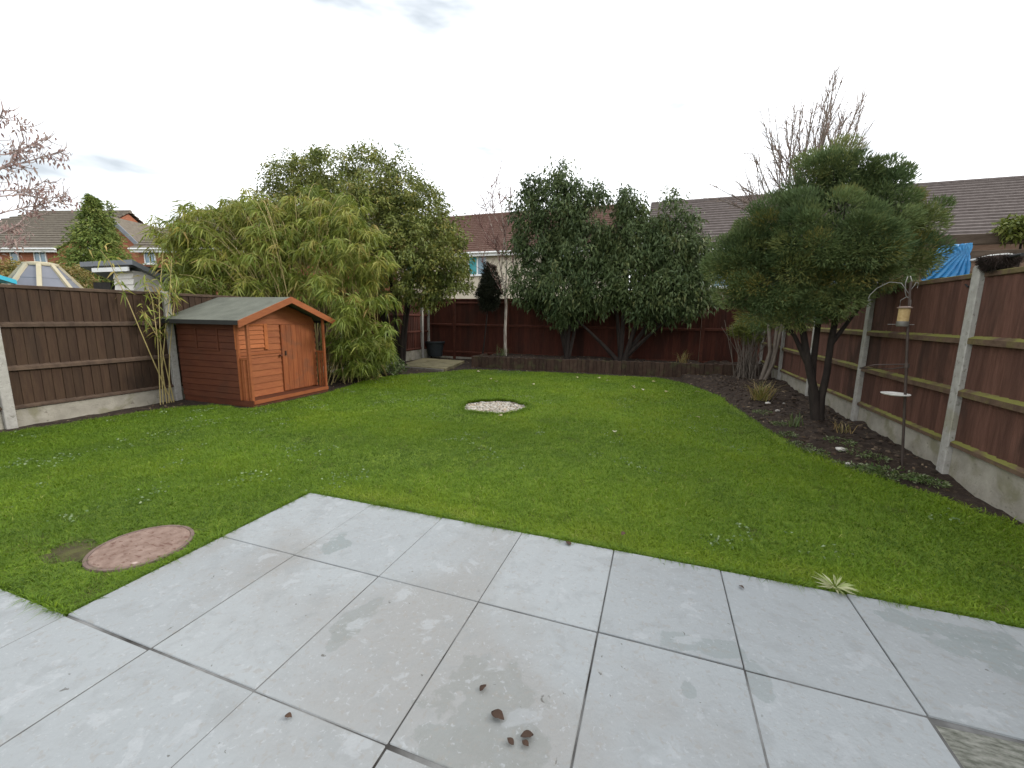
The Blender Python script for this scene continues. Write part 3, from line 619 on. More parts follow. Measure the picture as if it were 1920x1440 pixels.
# ------------------------------------------------------------------ left neighbour's garden
M_TIM = mat('cream_timber', (.420, .371, .252), (.476, .427, .308), scale=6, rough=.7, bump=.2)
M_PANEL = mat('grey_roof_panel', (.132, .140, .168), (.176, .184, .216), scale=2, rough=.45, spec=.6)
gz = PX(80, 520, -9.6); gzb = empty('gazebo', (gz[0], gz[1], -.25), 'eight-sided gazebo roof with cream ribs and grey panels over the dark fence', 'gazebo')
zt, zb = PX(80, 497, -9.6)[2]+.25, PX(80, 536, -9.6)[2]+.25-.12; rt = 20*depth(gz)/F; rb = 58*depth(gz)/F
for k in range(8):
    a0, a1 = 6.28318*(k+.35)/8, 6.28318*(k+1.35)/8
    P = lambda a, r, z: Vector((r*math.cos(a), r*math.sin(a), z))
    t0, t1, b0, b1 = P(a0, rt, zt), P(a1, rt, zt), P(a0, rb, zb), P(a1, rb, zb); m0, m1 = t0.lerp(b0, .5), t1.lerp(b1, .5)
    for (A, B, C_, D_), lift in (((t0, t1, m1, m0), .012), ((m0, m1, b1, b0), 0)):
        up = Vector((0, 0, lift)); MB().add([A+up, B+up, C_+up, D_+up, A-Vector((0, 0, .02)), B-Vector((0, 0, .02)), C_-Vector((0, 0, .02)), D_-Vector((0, 0, .02))], [(0, 1, 2, 3), (7, 6, 5, 4), (0, 4, 5, 1), (1, 5, 6, 2), (2, 6, 7, 3), (3, 7, 4, 0)]).build('roof_panel', M_PANEL, gzb)
    MB().beam(t0+Vector((0, 0, .01)), b0+(b0-t0).normalized()*.06, .055, .05).build('rib', M_TIM, gzb)
    MB().tube([P(a0, rb-.06, 0), P(a0, rb-.06, zb)], .045, 6).build('post', M_TIM, gzb)
MB().lathe([(rt+.035, zt-.02), (rt+.05, zt+.02), (rt*.6, zt+.045)], n=8).build('roof_cap', M_TIM, gzb)
M_BLUE = mat('bright_blue_sheet', (.03, .34, .46), (.05, .42, .55), scale=3, rough=.5)
a, b_ = PX(-60, 497, -9.0), PX(31, 525, -9.0)
cnp = empty('canopy', (a[0]-.3, (a[1]+b_[1])/2, -.25), 'bright blue canopy edge over the dark fence beside the gazebo', 'canopy')
MB().add([(a[0], a[1], a[2]), (b_[0], b_[1], b_[2]), (b_[0]-.9, b_[1], b_[2]+.05), (a[0]-.9, a[1], a[2]+.05), (a[0], a[1], a[2]-.06), (b_[0], b_[1], b_[2]-.06), (b_[0]-.9, b_[1], b_[2]-.02), (a[0]-.9, a[1], a[2]-.02)], [(0, 1, 2, 3), (7, 6, 5, 4), (0, 4, 5, 1), (1, 5, 6, 2), (2, 6, 7, 3), (3, 7, 4, 0)]).build('canopy_cloth', M_BLUE, cnp)
for p in (a, b_): MB().tube([(p[0]-.05, p[1]-.02, -.25), (p[0]-.05, p[1]-.02, p[2]-.03)], .025, 6).build('pole', M_LEAD, cnp)
settle(cnp)
# white outbuilding
XS = -10.4; A = PX(187, 496, XS); B = PX(248, 496, XS); C_ = PX(312, 524, XS); Wl = PX(214, 520, XS)
ws = empty('outbuilding', (XS, B[1], -.25), 'white boarded outbuilding with dark flat roof and sloping grey lean-to behind the fence', 'shed')
M_WBRD = mat('white_painted_board', (.62, .58, .54), (.72, .69, .65), scale=5, rough=.7, bump=.2)
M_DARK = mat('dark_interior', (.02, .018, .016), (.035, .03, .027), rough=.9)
K = PX(250, 520, XS); xa, xb = PY(187, 496, K[1])[0], PY(214, 520, K[1])[0]
wl = MB().box((xb+.02, K[1]+.02, -.25), (XS, K[1]+1.6, A[2]-.06)).build('wall', M_WBRD, ws); zz = .9
while zz < A[2]-.06:
    z1 = min(zz+.12, A[2]-.055); MB().prism([(K[1]+.019, zz), (K[1]-.02, zz), (K[1], z1-.004), (K[1]+.019, z1-.004)], 0, xb, XS+.005).build('board', M_WBRD, wl); zz = z1
MB().box((xa, K[1]-.12, A[2]-.01), (XS+.12, K[1]+1.7, A[2]+.045)).build('roof', M_FELTD, ws)
MB().box((xa-.005, K[1]-.15, A[2]-.085), (XS+.125, K[1]-.121, A[2]-.002)).build('fascia', M_WHITE, ws)
hb_ = PX(238, 487, XS)
MB().prism([(hb_[1], hb_[2]), (C_[1], C_[2]), (C_[1], C_[2]-.10), (hb_[1], hb_[2]-.10)], 0, XS-1.6, XS+.16).build('lean_to_roof', M_LEAD, ws)
MB().box((XS-1.5, K[1]+.06, -.25), (XS-.9, C_[1]-.05, C_[2]-.09)).build('rear_wall', M_DARK, ws)  # near-black colour paints in the shade under the lean-to roof
MB().box((XS-.02, C_[1]-.14, -.25), (XS+.06, C_[1]-.06, C_[2]-.07)).build('post', M_WBRD, ws)
settle(ws)

# ------------------------------------------------------------------ right neighbour's garden
YP = 7.9
M_PERG = mat('brown_pergola_timber', (.058, .040, .027), (.090, .065, .046), scale=5, rough=.85, bump=.3, stretch=(1, 5, 5), obrand=.08)
pg = empty('pergola', (PY(1830, 450, YP)[0], YP, -.25), 'brown timber pergola with thick beams above the right fence', 'pergola')
xl, xr = PY(1738, 450, YP)[0], PY(2080, 450, YP)[0]
for (pyt, pyb, dy) in ((440, 460, 0), (471, 489, -.16)):
    t, b_ = PY(1800, pyt, YP+dy), PY(1800, pyb, YP+dy)
    MB().box((xl, YP+dy-.03, b_[2]), (xr, YP+dy+.03, t[2])).build('beam', M_PERG, pg, bevel=.008)
zt2 = PY(1800, 440, YP)[2]
for xx in (xl+.15, xr-.3): MB().box((xx-.05, YP+.03, -.25), (xx+.05, YP+.13, zt2-.02)).build('post', M_PERG, pg, bevel=.006)
settle(pg)
# brown board building behind the pergola
M_NB = mat('tan_boards', (.173, .104, .070), (.243, .156, .112), scale=4, stretch=(1, 4, 4), rough=.85, bump=.3, obrand=.15)
YB = 8.6; zt3 = PY(1800, 448, YB)[2]
sb = empty('board_shed', ((xl+xr)/2, YB, -.25), 'tan board shed wall under the pergola beams', 'shed')
cw = MB().box((xl-.2, YB+.03, -.25), (xr+.3, YB+1.2, zt3-.02)).build('wall', M_DARK, sb); zz = 1.0
while zz < zt3-.05:
    MB().prism([(YB+.03, zz), (YB, zz), (YB+.012, zz+.148), (YB+.03, zz+.148)], 0, xl-.2, xr+.3).build('board', M_NB, cw); zz += .15
MB().box((xl-.3, YB-.08, zt3-.02), (xr+.4, YB+1.3, zt3+.02)).build('roof', M_FELTD, sb)
settle(sb)
p0, p1 = PY(1832, 486, YP-.5), PY(1912, 478, YP-.5)
M_PLY = mat('white_sheet', (.66, .66, .62), (.74, .74, .70), scale=2, rough=.4)
tag(MB().add([(p0[0], p0[1], p0[2]), (p1[0], p1[1], p1[2]), (p1[0]+.1, p1[1]+.55, p1[2]+.12), (p0[0], p0[1]+.55, p0[2]+.02), (p0[0], p0[1], p0[2]-.012), (p1[0], p1[1], p1[2]-.012), (p1[0]+.1, p1[1]+.55, p1[2]+.108), (p0[0], p0[1]+.55, p0[2]+.008)],
    [(0, 1, 2, 3), (7, 6, 5, 4), (0, 4, 5, 1), (1, 5, 6, 2), (2, 6, 7, 3), (3, 7, 4, 0)]).build('plastic_sheet', M_PLY), 'white plastic sheet resting under the pergola beam', 'sheet')
# blue tarpaulin hung from the lower beam, folds as geometry
YT = YP-.22; nu, nv = 60, 24; V = []
tl, tr, bl, br = PY(1752, 464, YT), PY(1819, 456, YT), PY(1722, 536, YT-.15), PY(1806, 530, YT-.15)
for j in range(nv+1):
    for i in range(nu+1):
        s_, t_ = i/nu, j/nv
        p = (tl*(1-s_)+tr*s_)*(1-t_)+(bl*(1-s_)+br*s_)*t_
        th = math.atan2(t_+.05, 1.03-s_); wv = math.sin(23*th+1.2*math.sin(4*s_)+.8*math.sin(6*t_)); am = .008+.03*min(1, math.hypot(1-s_, t_))
        fold = am*(abs(wv)**.7*2-1)+.35*am*math.sin(61*th+5*s_)+.015*math.sin(5*t_+4*s_)
        V.append(p+np.array([0, -1, 0])*(fold+.05)+np.array([.012*math.sin(14*t_) if i in (0, nu) else 0, 0, 0]))
idx = np.arange((nu+1)*(nv+1)).reshape(nv+1, nu+1); Fc = np.stack([idx[:-1, :-1], idx[:-1, 1:], idx[1:, 1:], idx[1:, :-1]], -1).reshape(-1, 4)
M_TARP = mat('blue_tarpaulin', (.024, .192, .440), (.040, .264, .528), scale=5, rough=.4, spec=.5, bump=.1, trans=.15)
tp = tag(np_mesh('tarpaulin', np.array(V), Fc, M_TARP, smooth=True), 'crumpled bright blue tarpaulin hanging from the pergola beam', 'tarpaulin')
md = tp.modifiers.new('thick', 'SOLIDIFY'); md.thickness = .006
xc = FR+.02; pts = [PX(1722, 532, xc), PX(1745, 524, xc), PX(1768, 521, xc), PX(1790, 523, xc), PX(1806, 529, xc), PX(1815, 538, xc-.07)]
M_BLK = mat('black_rubber', (.015, .015, .016), (.022, .022, .023), rough=.6)
tag(MB().tube(pts, .007, 6).build('cable', M_BLK), 'black cable arched over the fence top in front of the blue tarpaulin', 'cable')
# shaggy dark basket on the fence top by the concrete post
bc = PX(1872, 492, FR); bk = empty('basket', (bc[0], bc[1], 1.865), 'dark shaggy bowl-shaped basket on the fence top beside the tall concrete post', 'basket')
M_COIR = mat('dark_coir', (.022, .017, .014), (.045, .03, .024), scale=20, rough=.95, bump=.6)
MB().lathe([(.03, .0), (.07, .02), (.10, .06), (.112, .105), (.10, .12), (.06, .10)], n=20, wob=.08).build('bowl', M_COIR, bk)
n = 2600; a = rng.random(n)*6.283; t = rng.random(n); rr = .03+.08*np.sqrt(t); P = np.stack([rr*np.cos(a), rr*np.sin(a), .012+.10*t**1.2], -1)
leaves('fibres', P, np.stack([np.cos(a), np.sin(a), rng.normal(size=n)*.6], -1)+rng.normal(size=(n, 3))*.6, .035+.02*rng.random(n), .004, M_COIR, bk)
MB().tube([(0, .12, .08), (.0, .2, .095), (.0, .28, .08)], .006, 5).build('wire', M_BLK, bk)
MB().tube([(0, -.12, .10), (.0, -.24, .10)], .014, 6).build('handle', M_BLK, bk)

# ------------------------------------------------------------------ bird feeding station
M_POLE = mat('brown_metal_pole', (.055, .04, .034), (.085, .065, .055), scale=10, rough=.6, metal=.3)
M_WIRE = mat('pale_metal_wire', (.175, .165, .150), (.225, .215, .200), scale=10, rough=.45, metal=.5)
YF = 5.0
bs = empty('bird_feeding_station', tuple(G(1693, 874)[:2])+(0,), 'bird feeding station pole with hooks and brackets by the right fence', 'bird feeder stand')
f_ = lambda x, y: tuple(PY(x, y, YF))
base = np.array(f_(1693, 874)); base[2] = soil_z(base[0], base[1])-.1
MB().tube([tuple(base), f_(1699, 700), f_(1702, 620), f_(1706, 545), f_(1708, 528)], [.012, .012, .011, .010, .009], 8).build('pole', M_POLE, bs)
MB().tube([f_(1705, 558), f_(1699, 556), f_(1697, 545), f_(1698, 530), f_(1702, 518), f_(1707, 518), f_(1710, 528)], .0035, 6).build('hook', M_WIRE, bs)
MB().tube([f_(1706, 545), f_(1714, 536), f_(1718, 529), f_(1722, 531), f_(1720, 540)], .0035, 6).build('hook', M_WIRE, bs)
MB().tube([f_(1705, 552), f_(1690, 531), f_(1668, 529), f_(1645, 540), f_(1632, 552), f_(1628, 560)], .003, 6).build('arm', M_WIRE, bs)
MB().tube([f_(1700, 688), f_(1670, 692), f_(1612, 690), f_(1640, 684), f_(1699, 683)], .006, 6).build('bracket', M_POLE, bs)
MB().lathe([(.02, -.02), (.02, .02)], tuple(np.array(f_(1700, 686))), n=12).build('clamp', M_POLE, bs)
dc = np.array(f_(1679, 739)); DR = 22*depth(dc)/F
MB().tube([f_(1697, 742), tuple(dc+[0, 0, -.012])], .006, 6).build('dish_bracket', M_POLE, bs)
settle(bs)
M_DISH = mat('pale_dish', (.527, .510, .468), (.637, .620, .586), scale=8, rough=.5)
dish = MB().lathe([(DR*.5, -.012), (DR*.92, -.004), (DR, .006), (DR*.97, .008), (DR*.88, .002), (.004, -.004)], n=28).build('water_dish', M_DISH); dish.location = dc; tag(dish, 'shallow pale water dish held on the bird feeder pole', 'dish')
fc = np.array(f_(1691, 612)); ft = np.array(f_(1693, 577)); fh = ft[2]-fc[2]; sc_ = depth(fc)/F
fd = empty('seed_feeder', tuple(fc), 'tube seed feeder with tan seed hanging from the pole hook', 'bird feeder')
M_SEED = mat('tan_seed', (.368, .248, .104), (.448, .320, .152), scale=60, rough=.6, bump=.4); M_CAP = mat('feeder_cap', (.16, .11, .085), (.2, .14, .11), rough=.5)
MB().lathe([(8.5*sc_, fh*.28), (8.5*sc_, fh*.98)], n=18).build('seed_tube', M_SEED, fd)
MB().lathe([(8*sc_, 0), (9*sc_, fh*.05), (9*sc_, fh*.28)], n=18).build('base', M_WIRE, fd)
MB().lathe([(11*sc_, fh*.97), (11.4*sc_, fh*1.02), (6*sc_, fh*1.08)], n=18).build('cap', M_CAP, fd)
MB().tube([(-8*sc_, 0, fh*1.05), (-8*sc_, 0, fh*1.4), (0, 0, fh*1.58), (7*sc_, 0, fh*1.4), (8*sc_, 0, fh*1.05)], .003, 5).build('handle', M_WIRE, fd)
MB().tube([(-22*sc_, 0, fh*.1), (18*sc_, 0, fh*.1)], .003, 5).build('perch', M_WIRE, fd)
# VEGETATION
def bark(name, c1, c2, **k): return mat(name, c1, c2, scale=14, stretch=(1, 1, .3), rough=.92, bump=.6, bscale=30, **k)
M_BARKD = bark('dark_bark', (.018, .013, .011), (.033, .025, .020)); M_BARKG = bark('grey_brown_bark', (.120, .098, .079), (.192, .162, .132)); M_TWIG = bark('twig_bark', (.208, .156, .130), (.312, .247, .208))
M_BIRCH = bark('birch_bark', (.52, .47, .41), (.20, .15, .12)); M_CULM = mat('bamboo_culm', (.30, .25, .09), (.40, .31, .14), scale=12, rough=.5)
def ltint(name, cols, trans=.25, rough=.5, spec=.35):
    n = len(cols); return mat(name, (.85, .85, .85), (1.1, 1.1, 1.1), scale=1.3, tint=[(i/(n-1), c) for i, c in enumerate(cols)], trans=trans, rough=rough, spec=spec, detail=3.)
M_BAM = ltint('bamboo_leaf', [(.094, .131, .022), (.156, .206, .030), (.225, .256, .044), (.300, .281, .056), (.375, .263, .088)], .3)
M_SHRUB = ltint('glossy_shrub_leaf', [(.075, .105, .027), (.132, .162, .036), (.203, .219, .051), (.312, .228, .064)], .2, .5, .3)
M_LAUR = ltint('dark_evergreen_leaf', [(.039, .066, .026), (.066, .097, .036), (.098, .132, .048), (.165, .172, .061)], .2, .55, .25)
M_JUN = ltint('juniper_spray', [(.066, .104, .043), (.106, .150, .056), (.153, .181, .059), (.260, .209, .053)], .12, .7, .2)
M_CON = ltint('bright_conifer_spray', [(.086, .131, .035), (.139, .192, .046), (.209, .244, .055), (.244, .244, .086)], .15, .7, .2)
M_TOPI = ltint('dark_topiary_spray', [(.012, .016, .009), (.02, .024, .012), (.03, .028, .016)], .05, .7, .2)
M_PINK = ltint('dry_pink_leaf', [(.240, .144, .132), (.336, .216, .192), (.396, .300, .252)], .3)
M_DRY = ltint('dry_grass_blade', [(.14, .15, .03), (.24, .22, .06), (.33, .22, .08), (.40, .33, .18)], .25)
M_WEED = ltint('weed_leaf', [(.05, .09, .02), (.08, .13, .03), (.14, .17, .06), (.24, .27, .16)], .25)
M_BUSH = ltint('lime_feather_leaf', [(.08, .11, .02), (.14, .17, .03), (.2, .21, .045)], .25)

def plant(name, base, label, cat, group=None): return empty(name, tuple(base), label, cat, group)
def limb_mesh(segs, name, m, root, n=7):
    b = MB()
    for pts, rad in segs: b.tube(pts, rad, n)
    o = b.build(name, m, root); return o
def taper(r0, r1, n): return [r0+(r1-r0)*(i/(n-1))**.8 for i in range(n)]
def leafy_tree(name, label, base, forks, env, m, n, per, cr, ln, wd, droop=.2, out=.6, down=.35, shell=.5, trunk=M_BARKD, cat='tree', tintpow=1.2, flat=.8, reach=26, inner=0.):
    """trunk limbs end inside the crown; twigs run on to the clumps; leaves fill each clump"""
    root = plant(name, base, label, cat); cen, d, P, ci = crown_points(env, n, cr, per, shell, flat)
    segs = []; ends = []
    for (pts, r0, r1) in forks:
        segs.append((pts, taper(r0, r1, len(pts)))); ends += [pts[-1], pts[min(len(pts)-1, len(pts)//2+1)]]
    E_ = np.array(ends)
    for k in rng.choice(len(cen), min(reach*3, len(cen)), replace=False):
        j = int(np.argmin(((E_-cen[k])**2).sum(1))); s_ = E_[j]
        segs.append((bez(s_, cen[k], rng.normal(size=3)*.08+[0, 0, -.1], 5), taper(max(.008, r1*.45), .004, 5)))
    limb_mesh(segs, 'trunk', trunk, root)
    nl = len(P); D = np.repeat(d, per, 0)*out+rng.normal(size=(nl, 3))*.75+np.array([0, 0, -down])
    cl = np.clip(.5+.25*rng.normal(size=len(cen)), 0, 1); tt = np.clip(.55*cl[ci]+.45*rng.random(nl)**tintpow, 0, 1)
    leaves('crown', P, D, ln*(.65+.6*rng.random(nl)), wd*(.7+.5*rng.random(nl)), m, root, tt, droop)
    settle(root); return root

# big rounded shrub behind the bamboo
YS = 10.3
env = balls([(560, 352, YS, 66), (620, 340, YS, 64), (690, 338, YS, 62), (738, 350, YS, 58), (775, 395, YS, 64), (805, 440, YS, 66), (830, 490, YS, 54), (835, 525, YS, 44), (690, 430, YS-.6, 90), (760, 480, YS-.5, 84), (600, 420, YS, 90), (540, 395, YS, 62), (790, 540, YS-.2, 40), (720, 520, YS-.2, 56)])
bx = np.array([-6.95, 10.2, 0.])
leafy_tree('evergreen_shrub', 'tall rounded glossy evergreen shrub rising behind the bamboo', bx,
    [(bez(bx+[.05*k, 0, -.05], PY(px, py, YS), (-.1*k, 0, .3), 8), .07, .03) for k, (px, py) in enumerate([(640, 400), (720, 400), (790, 470), (690, 470), (570, 400)])]+[(bez(bx+[.1, -.1, -.05], PY(765, 556, YS-.2), (-.1, 0, .2), 7), .06, .03)],
    env, M_SHRUB, 1150, 62, .25, .10, .042, shell=.66, cat='shrub')

# bamboo: arching culms with hanging leaf tufts
def bamboo():
    root = plant('bamboo', (-6.6, 7.6, 0), 'dense bamboo clump with arching leafy canes behind the playhouse', 'bamboo')
    targets = []
    for px, py, Y, sp, n in [(560, 400, 8.0, 32, 8), (610, 385, 7.8, 34, 8), (660, 400, 7.9, 30, 8), (690, 450, 7.7, 26, 6), (705, 500, 7.5, 22, 6), (640, 450, 7.2, 40, 9), (580, 460, 7.1, 40, 9), (520, 440, 7.3, 30, 8),
                             (470, 400, 7.0, 30, 9), (425, 390, 6.9, 30, 9), (390, 410, 6.8, 24, 7), (450, 455, 6.8, 36, 9), (400, 480, 6.7, 34, 8), (350, 440, 6.4, 26, 6), (310, 440, 6.1, 20, 5), (335, 500, 6.2, 22, 6), (500, 510, 6.9, 36, 7),
                             (640, 520, 7.0, 36, 8), (700, 560, 7.3, 24, 5), (560, 530, 6.9, 30, 7), (655, 585, 6.9, 22, 6), (690, 620, 7.2, 26, 6), (650, 640, 6.95, 20, 6), (700, 670, 7.5, 22, 6), (670, 690, 7.1, 20, 5), (720, 640, 8.0, 14, 4), (450, 530, 6.6, 40, 7), (320, 470, 6.0, 22, 7), (345, 410, 6.3, 26, 6), (300, 420, 6.1, 14, 4), (320, 530, 5.9, 16, 6), (360, 490, 6.3, 24, 7), (370, 540, 6.5, 24, 4), (620, 440, 8.4, 60, 10), (470, 470, 7.4, 70, 12)]:
        for _ in range(n): targets.append(PY(px+rng.normal()*sp*.7, py+rng.normal()*sp*.55, Y+rng.normal()*.25))
    P, D, LN, T, cul = [], [], [], [], MB()
    for tg in targets:
        bs = np.array([rng.uniform(-7.4, -6.0), rng.uniform(6.75, 8.7), -.05])
        if tg[0] < -7.3: bs = np.array([rng.uniform(-7.4, -6.9), rng.uniform(6.6, 7.4), -.05])
        mid = bs*.45+tg*.55; mid[2] = tg[2]*rng.uniform(.85, 1.25)+.25
        pts = [tuple((1-t)**2*bs+2*t*(1-t)*mid+t*t*tg) for t in np.linspace(0, 1, 11)]
        cul.tube(pts, taper(rng.uniform(.008, .014), .003, 11), 5, cap=False)
        pa = np.array(pts); tb = rng.random()
        for t in np.concatenate([rng.uniform(.42, .9, 4), rng.uniform(.8, 1.03, 4)]):
            i = min(int(t*10), 9); c = pa[i]+(pa[i+1]-pa[i])*(t*10-i)
            az = rng.random()*6.283; sp = rng.uniform(.04, .24); c2 = c+np.array([math.cos(az)*sp, math.sin(az)*sp, -.2*sp+rng.uniform(-.03, .05)])
            k = rng.integers(11, 22); a2 = rng.random(k)*6.283; el = rng.uniform(-1.1, .45, k)
            dirs = np.stack([np.cos(a2)*np.cos(el), np.sin(a2)*np.cos(el), np.sin(el)], -1)+np.array([math.cos(az)*.4, math.sin(az)*.4, -.25])
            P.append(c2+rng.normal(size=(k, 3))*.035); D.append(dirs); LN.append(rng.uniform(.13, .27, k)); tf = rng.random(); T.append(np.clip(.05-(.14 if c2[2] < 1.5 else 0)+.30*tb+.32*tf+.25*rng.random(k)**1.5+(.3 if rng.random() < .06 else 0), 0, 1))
    cul.build('culms', M_CULM, root); P, D, LN, T = map(np.concatenate, (P, D, LN, T))
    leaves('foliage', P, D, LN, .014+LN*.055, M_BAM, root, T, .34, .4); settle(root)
bamboo()
# a few bare leaning canes in front of the dark fence, with drooping leaf tips
root = plant('bamboo_canes', (-7.42, 4.45, 0), 'thin leaning bamboo canes in front of the dark fence beside the playhouse', 'bamboo')
b = MB(); P, D = [], []
Xc = -7.46
for line in ([(322, 748), (280, 660), (240, 565), (205, 490), (188, 468)], [(305, 750), (301, 650), (298, 560), (306, 470)], [(312, 748), (304, 690), (310, 620), (318, 560), (322, 480)], [(300, 752), (296, 640), (285, 560), (270, 520)], [(316, 750), (318, 660), (325, 590), (332, 520)], [(325, 742), (300, 640), (265, 580)]):
    pts = [PX(x, y, Xc-(.02*i if i < 3 else .02*i)) for i, (x, y) in enumerate(line)]; pts[0][2] = -.05
    pts = [PX(x, y, Xc) if PX(x, y, Xc)[2] < 1.7 else PX(x, y, Xc-.1) for x, y in line]; pts[0][2] = -.06
    b.tube(pts, taper(.010, .004, len(pts)), 6)
    pa = np.array(pts)
    for t in rng.uniform(.55, 1., 9):
        i = min(int(t*(len(pa)-1)), len(pa)-2); c = pa[i]+(pa[i+1]-pa[i])*rng.random(); k = 5
        if c[2] < 1.05: continue
        P.append(c+rng.normal(size=(k, 3))*.04); D.append(rng.normal(size=(k, 3))*.6+[.3, 0, -.5])
b.build('culms', M_CULM, root); P, D = np.concatenate(P), np.concatenate(D)
leaves('foliage', P, D, rng.uniform(.12, .2, len(P)), .022, M_BAM, root, None, .3); settle(root)
# low leafy undergrowth at the foot of the bamboo
for (px, py, Y, r, lab) in ((722, 672, 8.5, 24, 'low silvery-leaved shrub at the foot of the bamboo by the concrete base'), (680, 690, 7.6, 20, 'low green undergrowth at the lawn edge below the bamboo')):
    c = PY(px, py, Y); root = plant('low_shrub', (c[0], c[1], -.03), lab, 'shrub'); env = [(np.array(c), r*depth(c)/F), (np.array(c)+[.1, .1, -.15], r*depth(c)/F)]
    cen, d, P, ci = crown_points(env, 60, .09, 24, .4); P[:, 2] = np.maximum(P[:, 2], -.02)
    leaves('foliage', P, rng.normal(size=P.shape)+[0, 0, .3], .06+.03*rng.random(len(P)), .03, M_WEED if Y > 8 else M_SHRUB, root)
    MB().tube([(c[0], c[1], -.06), (c[0]+.02, c[1], c[2])], [.012, .005], 5).build('stem', M_BARKD, root); settle(root)

# dark clipped conifer on a thin stem
YT = 12.35; tb = PY(905, 655, YT); tb[2] = .2
env = balls([(918, 508, YT, 13), (918, 530, YT, 21), (917, 552, YT, 25), (916, 565, YT, 18)])
leafy_tree('topiary_conifer', 'small dark teardrop conifer on a thin stem beside the birch', tb, [(bez(tb, PY(917, 545, YT), (.03, 0, 0), 6), .025, .015)], env, M_TOPI, 330, 60, .10, .07, .02, droop=-.1, out=.5, down=-.5, shell=.3, reach=6)

# birch, bare
YBi = 12.3; root = plant('birch_tree', (PY(948, 660, YBi)[0], YBi, .2), 'slender bare birch with pale trunk and reddish twigs in the back bed', 'tree')
f_ = lambda x, y, dy=0: np.array(PY(x, y, YBi+dy)); b0 = f_(948, 664); b0[2] = .15
trk = MB(); trk.tube([b0, f_(947, 620), f_(949, 575), f_(947, 545)], [.055, .048, .042, .036], 8)
segs = []
for line, r in (([(947, 548), (938, 500), (928, 450), (918, 410), (905, 370)], .024), ([(948, 548), (950, 490), (945, 430), (938, 380), (930, 330)], .026), ([(949, 550), (962, 500), (966, 450), (968, 400)], .02), ([(940, 505), (945, 450), (955, 400), (958, 350)], .014), ([(930, 460), (905, 430), (890, 400)], .01), ([(945, 440), (925, 400), (920, 350)], .01), ([(950, 490), (930, 470), (912, 455)], .009), ([(948, 560), (925, 520), (902, 490)], .01)):
    pts = [f_(x, y, rng.normal()*.12) for x, y in line]; trk.tube(pts, taper(r, .004, len(pts)), 6); segs.append(np.array(pts))
trk.build('trunk', M_BIRCH, root)
tw = MB(); P = []
for sg in segs:
    for t in rng.uniform(.25, 1., 34):
        i = min(int(t*(len(sg)-1)), len(sg)-2); c = sg[i]+(sg[i+1]-sg[i])*rng.random(); d = np.array([rng.normal()*.2, rng.normal()*.2, rng.uniform(.12, .5)]); e = c+d
        tw.tube([c, c+d*.5+rng.normal(size=3)*.02, e], [.008, .006, .004], 4, cap=False); P += [c+d*.7, e]
M_RTW = bark('reddish_twig', (.17, .085, .075), (.25, .14, .12)); tw.build('twigs', M_RTW, root)
P = np.array(P); leaves('last_leaves', P, rng.normal(size=P.shape)+[0, 0, -1], .035, .018, M_PINK, root); settle(root)

# evergreen trees in the back bed
YC = 12.1
def limbs(base, tips, r0, bow): return [(bez(base+rng.normal(size=3)*[.05, .05, 0], PY(x, y, YC+dy), bow, 8), r0, .02) for x, y, dy in tips]
tb = PY(1062, 660, YC); tb[2] = .2
env = balls([(1048, 318, YC, 20), (1042, 350, YC, 28), (1000, 352, YC, 24), (990, 400, YC, 34), (1085, 370, YC, 36), (1120, 372, YC, 26), (1055, 410, YC, 52), (1005, 460, YC, 46), (1090, 470, YC, 62), (995, 530, YC-.2, 44), (1060, 540, YC-.2, 58), (1120, 545, YC-.2, 44), (1060, 585, YC-.3, 28)])
leafy_tree('evergreen_tree', 'tall dark evergreen tree with drooping leaves just right of the birch', tb, limbs(tb, [(1045, 350, 0), (1000, 420, .2), (1090, 420, -.1), (1020, 520, -.2), (1110, 500, 0)], .06, (0, 0, .3)), env, M_LAUR, 620, 46, .27, .13, .045, droop=.3, out=.35, down=.7, shell=.5, flat=1.1)
tb = PY(1165, 668, YC); tb[2] = .2
env = balls([(1172, 372, YC, 18), (1185, 400, YC, 30), (1258, 380, YC, 16), (1230, 430, YC, 30), (1280, 425, YC, 26), (1190, 450, YC, 46), (1260, 480, YC, 52), (1310, 470, YC, 36), (1180, 520, YC-.2, 50), (1255, 545, YC-.2, 52), (1310, 540, YC-.2, 40), (1215, 575, YC-.3, 34), (1290, 580, YC-.3, 26), (1140, 470, YC, 36)])
leafy_tree('evergreen_tree', 'broad dark evergreen tree with forked trunk over the back bed', tb, limbs(tb, [(1075, 595, -.3), (1270, 585, -.3), (1180, 420, 0), (1255, 430, 0), (1300, 500, 0), (1150, 520, 0)], .075, (0, 0, .1)), env, M_LAUR, 640, 46, .27, .13, .045, droop=.3, out=.35, down=.7, shell=.5, flat=1.1, tintpow=.8)

